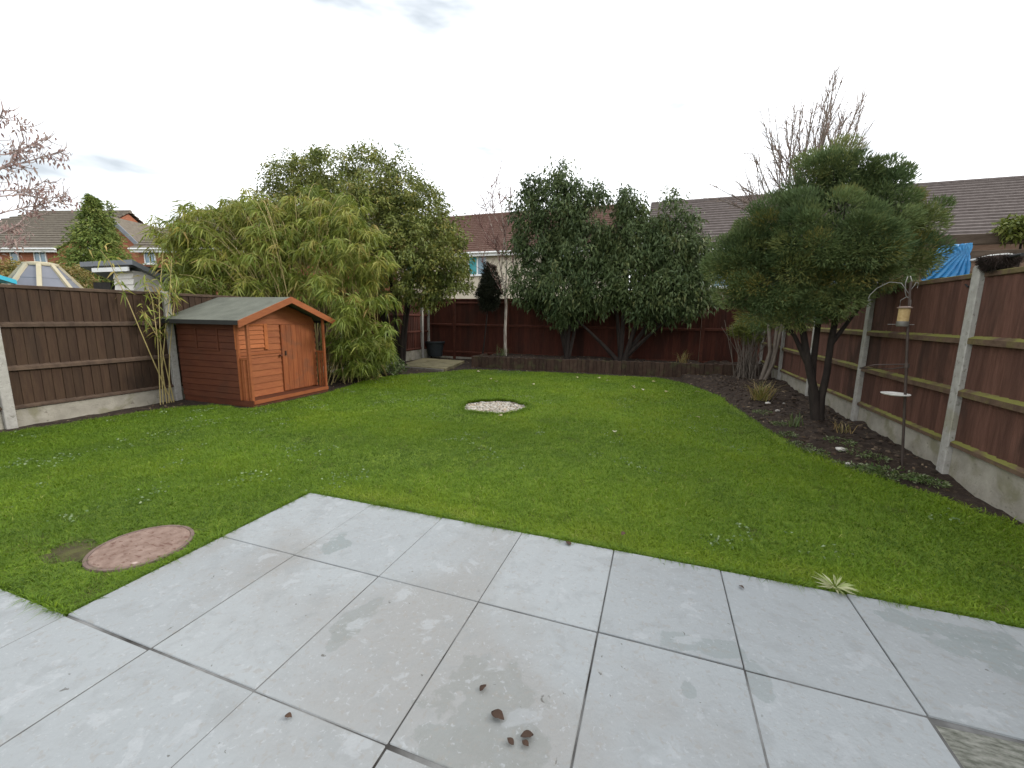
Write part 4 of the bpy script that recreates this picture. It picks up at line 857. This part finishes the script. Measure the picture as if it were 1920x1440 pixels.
# feathery juniper over the right bed
YJ = 6.55; jb = G(1533, 788, .1); jb = np.array([jb[0], jb[1], .02])
env = balls([(1560, 330, YJ, 52), (1500, 365, YJ, 52), (1610, 345, YJ, 50), (1660, 375, YJ, 60), (1700, 420, YJ, 52), (1690, 475, YJ, 48), (1440, 430, YJ, 56), (1400, 480, YJ, 52), (1395, 535, YJ, 38), (1450, 520, YJ-.1, 66), (1530, 450, YJ-.3, 90), (1610, 440, YJ-.4, 84), (1560, 530, YJ-.2, 56), (1640, 500, YJ-.2, 46), (1500, 575, YJ-.1, 40), (1430, 570, YJ, 34), (1375, 500, YJ, 34), (1560, 575, YJ, 26)])
f_ = lambda x, y, dy=0: np.array(PY(x, y, jb[1]+dy))
fk = [([jb, f_(1528, 740), f_(1517, 690), f_(1507, 630), f_(1495, 560), f_(1480, 480)], .06, .03), ([jb+[.03, 0, 0], f_(1540, 745), f_(1550, 700), f_(1558, 640), f_(1575, 560), f_(1600, 470)], .05, .03), ([jb+[0, .05, 0], f_(1522, 735, .1), f_(1525, 680, .1), f_(1535, 600, .1), f_(1545, 500, 0), f_(1555, 400, 0)], .05, .025), ([f_(1517, 690), f_(1490, 630), f_(1450, 580), f_(1410, 530)], .035, .015), ([f_(1555, 650), f_(1600, 590), f_(1660, 520)], .03, .015)]
root = plant('juniper_tree', tuple(jb), 'large feathery juniper on dark twisted stems in the right border', 'tree')
limb_mesh([(p, taper(a_, b_, len(p))) for p, a_, b_ in fk], 'trunk', M_BARKD, root, 9)
ev = [(c_, r_) for c_, r_ in env]; wts = np.array([r_**1.7 for _, r_ in ev]); pk = rng.choice(len(ev), 300, p=wts/wts.sum()); d = unit(rng.normal(size=(300, 3))); d[:, 1] = np.where(rng.random(300) < .6, -np.abs(d[:, 1]), d[:, 1])
cen = np.array([ev[i][0]+d[k]*ev[i][1]*rng.uniform(.62, 1.02) for k, i in enumerate(pk)])
P, D, T = [], [], []
for k in range(len(cen)):
    r = rng.uniform(.11, .27); m_ = int(7500*r*r)+110; dv = unit(rng.normal(size=(m_, 3))+d[k]*1.0+[0, 0, .45]); ell = np.array([1, 1, .8])
    P.append(cen[k]+dv*ell*(r*rng.random(m_)**.28)[:, None]); D.append(dv+d[k]*.5+rng.normal(size=(m_, 3))*.42+[0, 0, .4])
    lowbrown = cen[k][2] < 1.9 and rng.random() < .35
    tone = np.clip(.34+.24*rng.normal()+(.3 if cen[k][0] > 2.5 and rng.random() < .6 else 0)+(.3 if rng.random() < .06 and cen[k][2] < 3 else 0)+(.45 if lowbrown else 0), 0, 1); T.append(np.clip(.75*tone+.25*rng.random(m_), 0, 1))
# dark inner filling so that the crown is not see-through
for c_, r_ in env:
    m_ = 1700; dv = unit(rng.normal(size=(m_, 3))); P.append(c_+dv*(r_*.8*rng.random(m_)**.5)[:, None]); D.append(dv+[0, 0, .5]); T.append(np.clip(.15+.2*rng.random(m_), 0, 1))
P, D, T = map(np.concatenate, (P, D, T))
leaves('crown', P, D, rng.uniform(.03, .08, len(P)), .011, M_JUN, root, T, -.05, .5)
tw = MB()
for k in rng.choice(len(cen), 90, replace=False):
    s_ = f_(1540+rng.normal()*50, 470+rng.normal()*40); tw.tube(bez(s_, cen[k]+d[k]*.05, rng.normal(size=3)*.08, 5), taper(.012, .004, 5), 5)
tw.build('branches', M_BARKD, root); settle(root)

# bare tree standing behind the juniper
YN = 10.6; nb_ = G(1452, 726); nb_ = np.array([2.25, YN, 0.05]); f_ = lambda x, y, dy=0: np.array(PY(x, y, YN+dy))
root = plant('bare_tree', tuple(nb_), 'leafless multi-stemmed tree with upright twigs behind the juniper', 'tree'); b = MB(); tw = MB(); P = []
st = [[nb_, f_(1444, 660), f_(1441, 600), f_(1450, 520), f_(1480, 420)], [nb_+[.1, .05, 0], f_(1452, 660), f_(1458, 600), f_(1475, 510), f_(1510, 400)], [nb_+[.05, -.03, 0], f_(1450, 680), f_(1468, 600), f_(1500, 500), f_(1545, 390)]]
for s_ in st: b.tube(s_, taper(.05, .022, len(s_)), 8)
tips = 2*[(1400, 320), (1405, 280), (1440, 215), (1448, 240), (1470, 220), (1488, 205), (1510, 200), (1515, 190), (1540, 180), (1560, 150), (1575, 130), (1568, 165), (1590, 190), (1600, 200), (1628, 172), (1620, 230), (1600, 240), (1580, 230), (1390, 350), (1430, 300), (1460, 270), (1530, 240), (1355, 345), (1550, 250), (1610, 262), (1498, 250)]
for x, y in tips:
    s_ = st[rng.integers(3)]; a0 = np.array(s_[rng.integers(3, 5)]); e = f_(x+rng.normal()*9, y+abs(rng.normal())*16, rng.normal()*.3); pts = bez(a0, e, [rng.normal()*.1, 0, -.1], 8); b.tube(pts, taper(.018, .006, 8), 5, cap=False)
    pa = np.array(pts)
    for t in rng.uniform(.3, 1, 26):
        i = min(int(t*7), 6); c = pa[i]+(pa[i+1]-pa[i])*rng.random(); d = (e-a0)/np.linalg.norm(e-a0)*rng.uniform(.12, .4)+rng.normal(size=3)*.09
        tw.tube([c, c+d*.5+rng.normal(size=3)*.015, c+d], [.006, .0045, .003], 4, cap=False); P += [c+d*rng.random(), c+d]
b.build('trunk', M_BARKG, root); tw.build('twigs', M_TWIG, root); P = np.array(P)[::2]
leaves('seed_heads', P, rng.normal(size=P.shape)+[0, 0, -.3], .035, .018, M_PINK, root); settle(root)

# lime feathery bush by the juniper
YG = 11.0; c = PY(1408, 612, YG); root = plant('feathery_bush', (c[0], YG, .05), 'lime-green feathery bush on many thin stems beside the back edging', 'shrub'); b = MB(); P = []
for k in range(70):
    e = PY(1405+rng.normal()*18, 618+rng.normal()*9, YG+rng.normal()*.15); s_ = np.array([c[0]+rng.normal()*.16, YG+rng.normal()*.1, 0.]); b.tube(bez(s_, e, [0, 0, .05], 6), taper(.009, .004, 6), 4, cap=False)
    for t in rng.uniform(.55, 1, 5): P.append(s_+(e-s_)*t+rng.normal(size=3)*.04)
b.build('stems', M_BARKG, root); cen, d, Pq, ci = crown_points(balls([(1385, 618, YG, 16), (1405, 606, YG, 18), (1428, 608, YG, 17), (1412, 628, YG, 20)]), 150, .09, 40, .5)
leaves('foliage', Pq, rng.normal(size=Pq.shape)*.7+[-.3, 0, .4], .09, .012, M_BUSH, root, None, .25); settle(root)

# neighbours' trees on the left
XN = -18.; c = PX(190, 540, XN); root = plant('conifer_tree', (c[0], c[1], -.25), 'green pyramid conifer in the left neighbour garden with drooping tips', 'tree'); sc_ = depth(c)/F
tp = PX(172, 366, XN); MB().tube([(c[0], c[1], -.3), ((c[0]+tp[0])/2, (c[1]+tp[1])/2, 2.6), tuple(tp)], [.2, .1, .02], 8).build('trunk', M_BARKD, root)
P, D, T = [], [], []
for k in range(900):
    t = rng.random()**.75; zc = tp[2]*(1-t)+.2*t; ax = np.array([c[0]+(tp[0]-c[0])*(1-t), c[1]+(tp[1]-c[1])*(1-t), zc]); az = rng.random()*6.283; rr = (.03+2.05*t**1.1)*rng.uniform(.55, 1.05); dv = np.array([math.cos(az), math.sin(az), -.25]); cc = ax+dv*rr*[1, 1, .6]
    n = 36; sg_ = .05+.16*min(1, t*2); P.append(cc+rng.normal(size=(n, 3))*[sg_, sg_, sg_*.6]); D.append(np.tile(dv, (n, 1))*.8+rng.normal(size=(n, 3))*.45+[0, 0, .1]); T.append(np.clip(rng.normal()*.18+.45+.3*(rng.random(n)-.5), 0, 1))
t2 = PX(203, 382, XN)
for k in range(26): P.append(t2+[rng.normal()*.04, rng.normal()*.04, -rng.random()*1.0]+rng.normal(size=(16, 3))*.05); D.append(rng.normal(size=(16, 3))+[0, 0, .2]); T.append(rng.random(16))
leaves('crown', np.concatenate(P), np.concatenate(D), .13, .034, M_CON, root, np.concatenate(T), .15); settle(root)
XH = -13.5; c = PX(20, 510, XH); env = [(PX(x, y, XH), r*depth(c)/F) for x, y, r in ((-30, 505, 28), (10, 508, 24), (42, 512, 20), (-10, 530, 30), (30, 540, 30), (120, 515, 18), (150, 525, 24), (112, 540, 26))]
leafy_tree('hedge_shrub', 'brownish mixed hedge shrub behind the gazebo roof', (c[0], c[1], -.25), [([np.array([c[0], c[1], -.25]), c], .04, .02)], env, M_DRY, 200, 40, .16, .07, .03, cat='shrub', reach=4)
# bare tree at the left edge
XL = -9.9; f_ = lambda x, y, dx=0: np.array(PX(x, y, XL+dx)); tb = np.array(f_(-190, 560)); tb[2] = -.25
root = plant('bare_tree', tuple(tb), 'bare tree with pinkish dry leaf clusters over the left fence', 'tree'); b = MB(); tw = MB(); P = []
top = f_(-150, 250); b.tube([tb, f_(-180, 480), f_(-165, 380), top], [.12, .1, .075, .04], 8)
for line, r in (([(-175, 470), (-60, 450), (5, 436), (35, 420), (60, 395), (80, 375)], .028), ([(-170, 420), (-60, 380), (0, 358), (60, 355), (90, 335)], .02), ([(-165, 380), (-40, 340), (5, 315), (60, 300), (118, 282)], .02), ([(-160, 340), (-30, 330), (20, 305), (45, 262), (35, 225)], .018), ([(-155, 300), (-40, 290), (10, 290), (50, 275), (90, 255)], .016), ([(-175, 470), (-60, 470), (0, 465), (24, 455)], .016), ([(-172, 440), (-40, 410), (20, 395), (70, 385), (115, 375)], .014), ([(-165, 390), (-20, 370), (40, 365), (80, 372), (122, 368)], .012), ([(-158, 320), (-60, 280), (-10, 250), (5, 205)], .014)):
    pts = [f_(x, y, rng.normal()*.1 if i else 0) for i, (x, y) in enumerate(line)]; b.tube(pts, taper(r, .005, len(pts)), 6); pa = np.array(pts)
    for t in rng.uniform(.35, 1, 26):
        i = min(int(t*(len(pa)-1)), len(pa)-2); c = pa[i]+(pa[i+1]-pa[i])*rng.random(); d = np.array([rng.normal()*.08, rng.uniform(-.02, .28), rng.uniform(-.05, .28)])
        tw.tube(bez(c, c+d, [0, .03, -.06], 5), [.007, .006, .005, .004, .003], 4, cap=False)
        if rng.random() < .55:
            k = rng.integers(3, 9); P.append(c+d*rng.random()+rng.normal(size=(k, 3))*[.04, .05, .04]-[0, 0, .03])
M_PBARK = bark('pinkish_bark', (.27, .2, .18), (.36, .28, .25)); b.build('trunk', M_PBARK, root); tw.build('twigs', M_PBARK, root); P = np.concatenate(P)
leaves('dry_leaves', P, rng.normal(size=P.shape)*.5+[0, 0, -1], rng.uniform(.05, .1, len(P)), .03, M_PINK, root); settle(root)
# climber on the pergola
c = PY(1897, 428, YP); env = [(c, 20*depth(c)/F), (PY(1918, 425, YP), 22*depth(c)/F), (PY(1945, 430, YP), 22*depth(c)/F)]
leafy_tree('climbing_plant', 'light green climbing plant on top of the pergola beam', (c[0]+.3, YP+.2, -.25), [([np.array([c[0]+.3, YP+.2, -.25]), np.array([c[0]+.3, YP+.2, 1.6]), np.array(PY(1918, 425, YP))], .02, .012)], env, M_BUSH, 60, 26, .09, .08, .035, cat='climber', reach=3)

# ------------------------------------------------------------------ small plants in the border
def blades(name, P, H, W, lean, m, parent=None, tint=None, bend=.5):
    """three-triangle grass blades"""
    n = len(P); az = rng.random(n)*6.28318; d = np.stack([np.cos(az), np.sin(az), np.zeros(n)], -1); s_ = np.stack([-np.sin(az), np.cos(az), np.zeros(n)], -1); ph_ = rng.random(n)*6.28
    s_ = np.stack([np.cos(ph_), np.sin(ph_), np.zeros(n)], -1)
    H = np.broadcast_to(np.asarray(H, float), (n,))[:, None]; W = np.broadcast_to(np.asarray(W, float), (n,))[:, None]; lean = np.broadcast_to(np.asarray(lean, float), (n,))[:, None]
    mid = P+np.array([0, 0, 1.])*H*.55+d*lean*H*.35; tip = P+np.array([0, 0, 1.])*H*(1-.35*lean)+d*lean*H*(1+bend*0)
    V = np.stack([P-s_*W/2, P+s_*W/2, mid-s_*W*.4, mid+s_*W*.4, tip], 1).reshape(-1, 3); i = np.arange(n)[:, None]*5
    Fc = np.concatenate([i+np.array([[0, 1, 3]]), i+np.array([[0, 3, 2]]), i+np.array([[2, 3, 4]])], 0)
    return tag(np_mesh(name, V, Fc, m, parent, np.repeat(rng.random(n) if tint is None else tint, 5)), kind='stuff')
def tuft(x, y, n, h, m, label, cat='plant', name='grass_tuft', lean=.8, w=.008, sp=.05, group=None):
    z0 = soil_z(x, y)-.01; t = empty(name, (x, y, z0), label, cat, group)
    P = np.stack([rng.normal(size=n)*sp, rng.normal(size=n)*sp, np.zeros(n)], -1); blades('blades', P, h*(.6+.5*rng.random(n)), w, lean*(.3+.9*rng.random(n)), m, t); return t
p = G(1425, 752, .05); tuft(p[0], p[1], 110, .42, M_DRY, 'ornamental grass tuft with tan and yellow blades in the border corner', sp=.07, lean=1.0, w=.012)
p = G(1512, 800, .05)
tuft(p[0]-.12, p[1], 26, .22, M_WEED, 'green bladed sprout beside the juniper stems', lean=.5, w=.012)
p = G(1580, 815, .05); tuft(p[0], p[1], 20, .2, M_DRY, 'short straw-coloured tuft on the dark border soil', lean=.7, w=.008)
p = G(1283, 690, .26); tuft(p[0], 11.75, 40, .42, M_DRY, 'thin dry grass tuft in the back bed behind the brick edging', lean=.9, w=.010, sp=.06)
p = G(900, 668, .26); tuft(p[0]+.4, 12.0, 40, .4, M_WEED, 'green grassy tuft in the back bed left of the birch', lean=.9, w=.010, sp=.07)
def weed(x, y, r, n, label, m=M_WEED, zc=None, ll=.03, group='low weeds along the border edge'):
    z0 = soil_z(x, y) if zc is None else zc; t = empty('weed', (x, y, z0), label, 'weed', group); a = rng.random(n)*6.283; rr = r*np.sqrt(rng.random(n))
    P = np.stack([rr*np.cos(a), rr*np.sin(a), .012+.05*rng.random(n)*(1-rr/r*.5)], -1); leaves('foliage', P, np.stack([np.cos(a), np.sin(a), .5*np.ones(n)], -1)+rng.normal(size=(n, 3))*.5, ll*(.6+.8*rng.random(n)), ll*.38, m, t)
for px, py in ((1500, 828), (1530, 842), (1555, 856), (1590, 866), (1622, 874), (1655, 880), (1480, 812), (1462, 796), (1610, 852), (1575, 838), (1640, 862), (1725, 892), (1750, 900), (1430, 775)):
    p = G(px, py, .02); weed(p[0], p[1], rng.uniform(.08, .16), 170, 'low green weed patch where the lawn meets the right border')
p = G(1672, 878, .03); weed(p[0], p[1], .22, 260, 'spreading fern-leaved plant at the foot of the bird feeder pole', ll=.045, group=None)
p = G(1552, 1084, .0); t = empty('rosette_plant', (p[0], Y0+.03, -.02), 'pale variegated rosette plant growing at the patio edge', 'plant'); n = 46; a = rng.random(n)*6.283
M_VAR = ltint('pale_variegated_leaf', [(.30, .36, .12), (.45, .48, .24), (.5, .5, .3)], .25)
leaves('leaves', np.stack([.01*np.cos(a), .01*np.sin(a), .02+.02*rng.random(n)], -1), np.stack([np.cos(a), np.sin(a), .25+.5*rng.random(n)], -1), .07+.04*rng.random(n), .011, M_VAR, t, None, .15)
# pale stones and chips on the border soil
M_STONE = mat('pale_stone', (.5, .47, .42), (.62, .59, .54), scale=20, rough=.8, bump=.4)
def stone(x, y, s_, label, m=M_STONE, group=None, zc=None, name='stone'):
    V, Fs, T = stones(1, 0, 0, .0001, 0, s_, s_, .001); o = np_mesh(name, V, Fs, m, None, None, smooth=False); z0 = soil_z(x, y) if zc is None else zc
    o.location = (x, y, z0+s_*.28); o.rotation_euler = (0, 0, rng.random()*6); return tag(o, label, 'stone', group)
for (px, py, s_, lb) in ((1577, 839, .055, 'largest pale flat stone on the dark border soil'), (1592, 856, .035, 'small pale stone just below the largest one in the border'), (1458, 773, .035, 'pale stone lying under the ornamental grass tuft'), (1470, 755, .03, 'rounded pale stone on the soil beside the ornamental grass'), (1440, 757, .05, 'brownish-grey stone at the base of the ornamental grass')):
    p = G(px, py, .05); stone(p[0], p[1], s_, lb)
# soil clods and bark litter
n = 900; xs, ysn = rng.uniform(1.2, 2.6, n), rng.uniform(4.8, 11., n); o_ = ~inside(xs, ysn, LAWN) & (edge_dist(xs, ysn, LAWN) > .08); xs, ysn = xs[o_], ysn[o_]
VV, FF, TT = [], [], []
for k in range(len(xs)):
    V, Fs, T = stones(1, xs[k], ysn[k], .0001, soil_z(xs[k], ysn[k])-.004, .012, .04, .008); VV.append(V); FF.append(Fs+12*k); TT.append(T)
M_CLOD = mat('soil_clods', (1, 1, 1), (.8, .8, .8), tint=[(0, (.02, .014, .01)), (.7, (.05, .033, .023)), (1, (.11, .08, .055))], rough=.95)
tag(np_mesh('soil_clods', np.concatenate(VV), np.concatenate(FF), M_CLOD, None, np.concatenate(TT)), 'loose dark soil clods over the right border', 'soil', kind='stuff')
M_LIT = ltint('leaf_litter', [(.045, .028, .018), (.09, .055, .032), (.15, .10, .06), (.30, .23, .15)], .1, .8)
n = 5200; xs, ysn = rng.uniform(-7.4, 2.55, n), rng.uniform(1.2, 12.8, n); e_ = edge_dist(xs, ysn, LAWN); o_ = ~inside(xs, ysn, LAWN)
o_ &= ~((xs < -5.9) & (ysn > 4.6) & (ysn < 6.5)); xs, ysn = xs[o_], ysn[o_]; zz = np.array([soil_z(a_, b_) for a_, b_ in zip(xs, ysn)])+.008
leaves('leaf_litter', np.stack([xs, ysn, zz], -1), rng.normal(size=(len(xs), 3))*[1, 1, .25], rng.uniform(.025, .07, len(xs)), .022, M_LIT).update_tag(); tag(bpy.data.objects['leaf_litter'], 'brown fallen leaf litter over the beds', 'leaf litter')

# ------------------------------------------------------------------ lawn grass
M_GRASS = mat('grass_blade', (.92, .92, .92), (1.08, 1.08, 1.08), scale=1.1, detail=3., trans=.3, rough=.55, spec=.3,
    tint=[(0, (.06, .115, .008)), (.4, (.125, .215, .010)), (.8, (.205, .285, .014)), (1, (.33, .34, .09))])
def grass_pts(dens, ylo, yhi):
    n = int(dens*10.2*(yhi-ylo)); x, y = rng.uniform(-7.5, 2.65, n), rng.uniform(ylo, yhi, n)
    s_ = np.where(inside(x, y, LAWN), 1, -1)*edge_dist(x, y, LAWN); wv = .06*(vnoise(x, y, .25, 21)-.5)+.05*(vnoise(x, y, .07, 33)-.5)
    ang = np.arctan2(y-PIT[1], x-PIT[0]); rp_ = np.hypot(x-PIT[0], y-PIT[1])/(1+.05*np.sin(5*ang)+.03*np.sin(11*ang))
    rm = np.hypot(x-MAN[0], y-MAN[1]); ok = (s_+np.where(y < 2.6, .0, wv) > .004) & (rp_ > PIT[2]) & (rm > MAN[2]+.012*np.sin(7*np.arctan2(y-MAN[1], x-MAN[0]))+.008)
    # worn mossy bare patch beside the manhole, thin edges of the turf
    bare = np.exp(-(((x+3.22)/.22)**2+((y-1.32)/.13)**2)); ok &= rng.random(n) > .92*bare*(.55+.9*vnoise(x, y, .09, 41))
    ok &= rng.random(n) > .75*smooth01((.22-s_)/.22)*(y > 2.7)*vnoise(x, y, .15, 44)
    return x[ok], y[ok], s_[ok]
gs = [grass_pts(13500, .98, 2.9), grass_pts(8500, 2.9, 5.0), grass_pts(4600, 5., 7.5), grass_pts(2900, 7.5, 10.8)]
xs = np.concatenate([g[0] for g in gs]); ysn = np.concatenate([g[1] for g in gs]); sd_ = np.concatenate([g[2] for g in gs]); n = len(xs)
wid = np.concatenate([np.full(len(g[0]), w_) for g, w_ in zip(gs, (.0038, .0046, .0064, .0085))])
patch = vnoise(xs, ysn, .9, 51)*.5+vnoise(xs, ysn, .3, 52)*.3+vnoise(xs, ysn, .11, 53)*.2
hgt = (.018+.034*rng.random(n))*(.45+.8*patch+.35*vnoise(xs, ysn, .06, 54))
clover = (vnoise(xs, ysn, .35, 61) > .76)
yellow = np.exp(-((ysn-(Y0+.12))/.16)**2)*(xs > -2.6)*.25
tint = np.clip(.12+.85*(patch-.2)+.34*(rng.random(n)-.45)+yellow+np.where(rng.random(n) < .02, .5, 0), 0, 1)
z = lawn_z(xs, ysn)-.004
blades('grass', np.stack([xs, ysn, z], -1), hgt, wid*(.7+.6*rng.random(n)), .6+1.1*rng.random(n), M_GRASS, None, tint)
tag(bpy.data.objects['grass'], 'short green lawn grass', 'grass')
# pale clover leaves in drifts across the lawn
M_CLOV = ltint('pale_clover', [(.10, .17, .05), (.17, .24, .10), (.26, .32, .17)], .2, .45, .4)
n = 60000; x, y = rng.uniform(-7.2, 2.5, n), rng.uniform(1.1, 10.4, n); keep = inside(x, y, LAWN) & (edge_dist(x, y, LAWN) > .05) & (np.hypot(x-PIT[0], y-PIT[1]) > PIT[2]+.03) & (np.hypot(x-MAN[0], y-MAN[1]) > MAN[2]+.03)
v = vnoise(x, y, .42, 71)*.65+vnoise(x, y, .13, 72)*.35; keep &= (v > np.where(x < -3, .66, .74)) & (rng.random(n) < .6); x, y = x[keep], y[keep]; n = len(x)
leaves('clover', np.stack([x, y, lawn_z(x, y)+.012+.016*rng.random(n)], -1), rng.normal(size=(n, 3))*[1, 1, .3], .018+.012*rng.random(n), .016, M_CLOV); tag(bpy.data.objects['clover'], 'pale clover drifts in the lawn', 'clover')
# fringe of grass leaning over the slab edges
n1, n2, n3 = 9000, 2600, 2600; n = n1+n2+n3
x = np.concatenate([rng.uniform(X0, 2.6, n1), X0-.008-np.abs(rng.normal(size=n2))*.012, rng.uniform(-5., X0, n3)]); y = np.concatenate([Y0+.006+np.abs(rng.normal(size=n1))*.012, rng.uniform(.98, Y0, n2), .992+np.abs(rng.normal(size=n3))*.012])
rag = vnoise(x, y, .16, 81)*.6+vnoise(x, y, .05, 82)*.4; keep = rng.random(n) < .25+.9*rag; x, y, rag = x[keep], y[keep], rag[keep]; n = len(x)
blades('edge_grass', np.stack([x, y, np.full(n, -.02)], -1), (.022+.04*rng.random(n))*(.5+1.0*rag), .0042, .5+1.3*rng.random(n), M_GRASS, None, np.clip(.1+.8*rng.random(n)*rag, 0, 1)); tag(bpy.data.objects['edge_grass'], 'grass fringe leaning over the slab edges', 'grass')
n = 5200; a = rng.random(n)*6.28318; r_ = PIT[2]*(1+.05*np.sin(5*a)+.03*np.sin(11*a))+rng.normal(size=n)*.018; x, y = PIT[0]+r_*np.cos(a), PIT[1]+r_*np.sin(a)
blades('rim_grass', np.stack([x, y, np.full(n, -.05)], -1), .045+.045*rng.random(n), .007, .5+rng.random(n), M_GRASS, None, .6*rng.random(n)); tag(bpy.data.objects['rim_grass'], 'longer grass hanging round the rim of the pebble pit', 'grass')
# ------------------------------------------------------------------ fallen leaves
M_LF = ltint('yellow_fallen_leaf', [(.35, .30, .14), (.5, .45, .28), (.6, .57, .42)], .2); M_LB = ltint('brown_fallen_leaf', [(.05, .028, .018), (.09, .05, .03)], .05, .8)
def leaf_obj(px, py, s_, m, label, group, z0):
    p = G(px, py, z0); b = MB(); k = 7; top = []
    for i in range(k):
        t = i/(k-1); wv = math.sin(math.pi*t**.85)*.33+.01; zc = .10*math.sin(3.1*t)+.03*rnd.random(); top += [(t-.5, -wv, zc+.12*wv+.08*rnd.random()), (t-.5, 0, zc), (t-.5, wv, zc+.2*wv+.08*rnd.random())]
    b.add(top, [(3*i+j, 3*i+3+j, 3*i+4+j, 3*i+1+j) for i in range(k-1) for j in (0, 1)], True)
    me = b.mesh('fallen_leaf'); me.materials.append(m); a = me.attributes.new('tint', 'FLOAT', 'POINT'); a.data.foreach_set('value', [rnd.random()]*len(me.vertices))
    o = link(bpy.data.objects.new('fallen_leaf', me)); o.location = (p[0], p[1], z0+.004); o.scale = (s_, s_, s_); o.rotation_euler = (rnd.uniform(-.3, .3), rnd.uniform(-.2, .2), rnd.random()*6.28)
    md = o.modifiers.new('thick', 'SOLIDIFY'); md.thickness = .02
    tag(o, label, 'leaf', group)
for px, py in ((1082, 708), (1123, 709), (1187, 725), (1225, 716), (930, 716), (897, 697), (805, 715), (1188, 727), (1000, 721), (920, 711), (1140, 714), (1308, 783), (1152, 810), (938, 780), (1250, 735), (1205, 731), (1308, 735)):
    leaf_obj(px, py, rnd.uniform(.07, .11), M_LF, 'pale yellow fallen leaf on the lawn towards the brick edging', 'yellow leaves on the lawn', .018)
for px, py, s_, lb in ((1065, 1020, .05, 'dark curled leaf on the patio close to the lawn edge'), (906, 1292, .035, 'small dark leaf on the patio above the brown clump'), (933, 1345, .055, 'largest brown leaf clump on the stained patio slab'), (988, 1382, .045, 'crumbled brown leaf on the patio beside the largest clump'), (957, 1392, .03, 'tiny dark leaf fragment on the stained slab'), (985, 1396, .03, 'tiny brown leaf fragment beside the crumbled leaf'), (1168, 1002, .04, 'dark leaf lying in the grass behind the patio edge'), (1390, 1102, .03, 'thin dark leaf sliver on the patio near the lawn edge'), (541, 1345, .03, 'small dark leaf by the wide slab joint')):
    leaf_obj(px, py, s_, M_LB, lb, None, .004 if py != 1002 else .02)
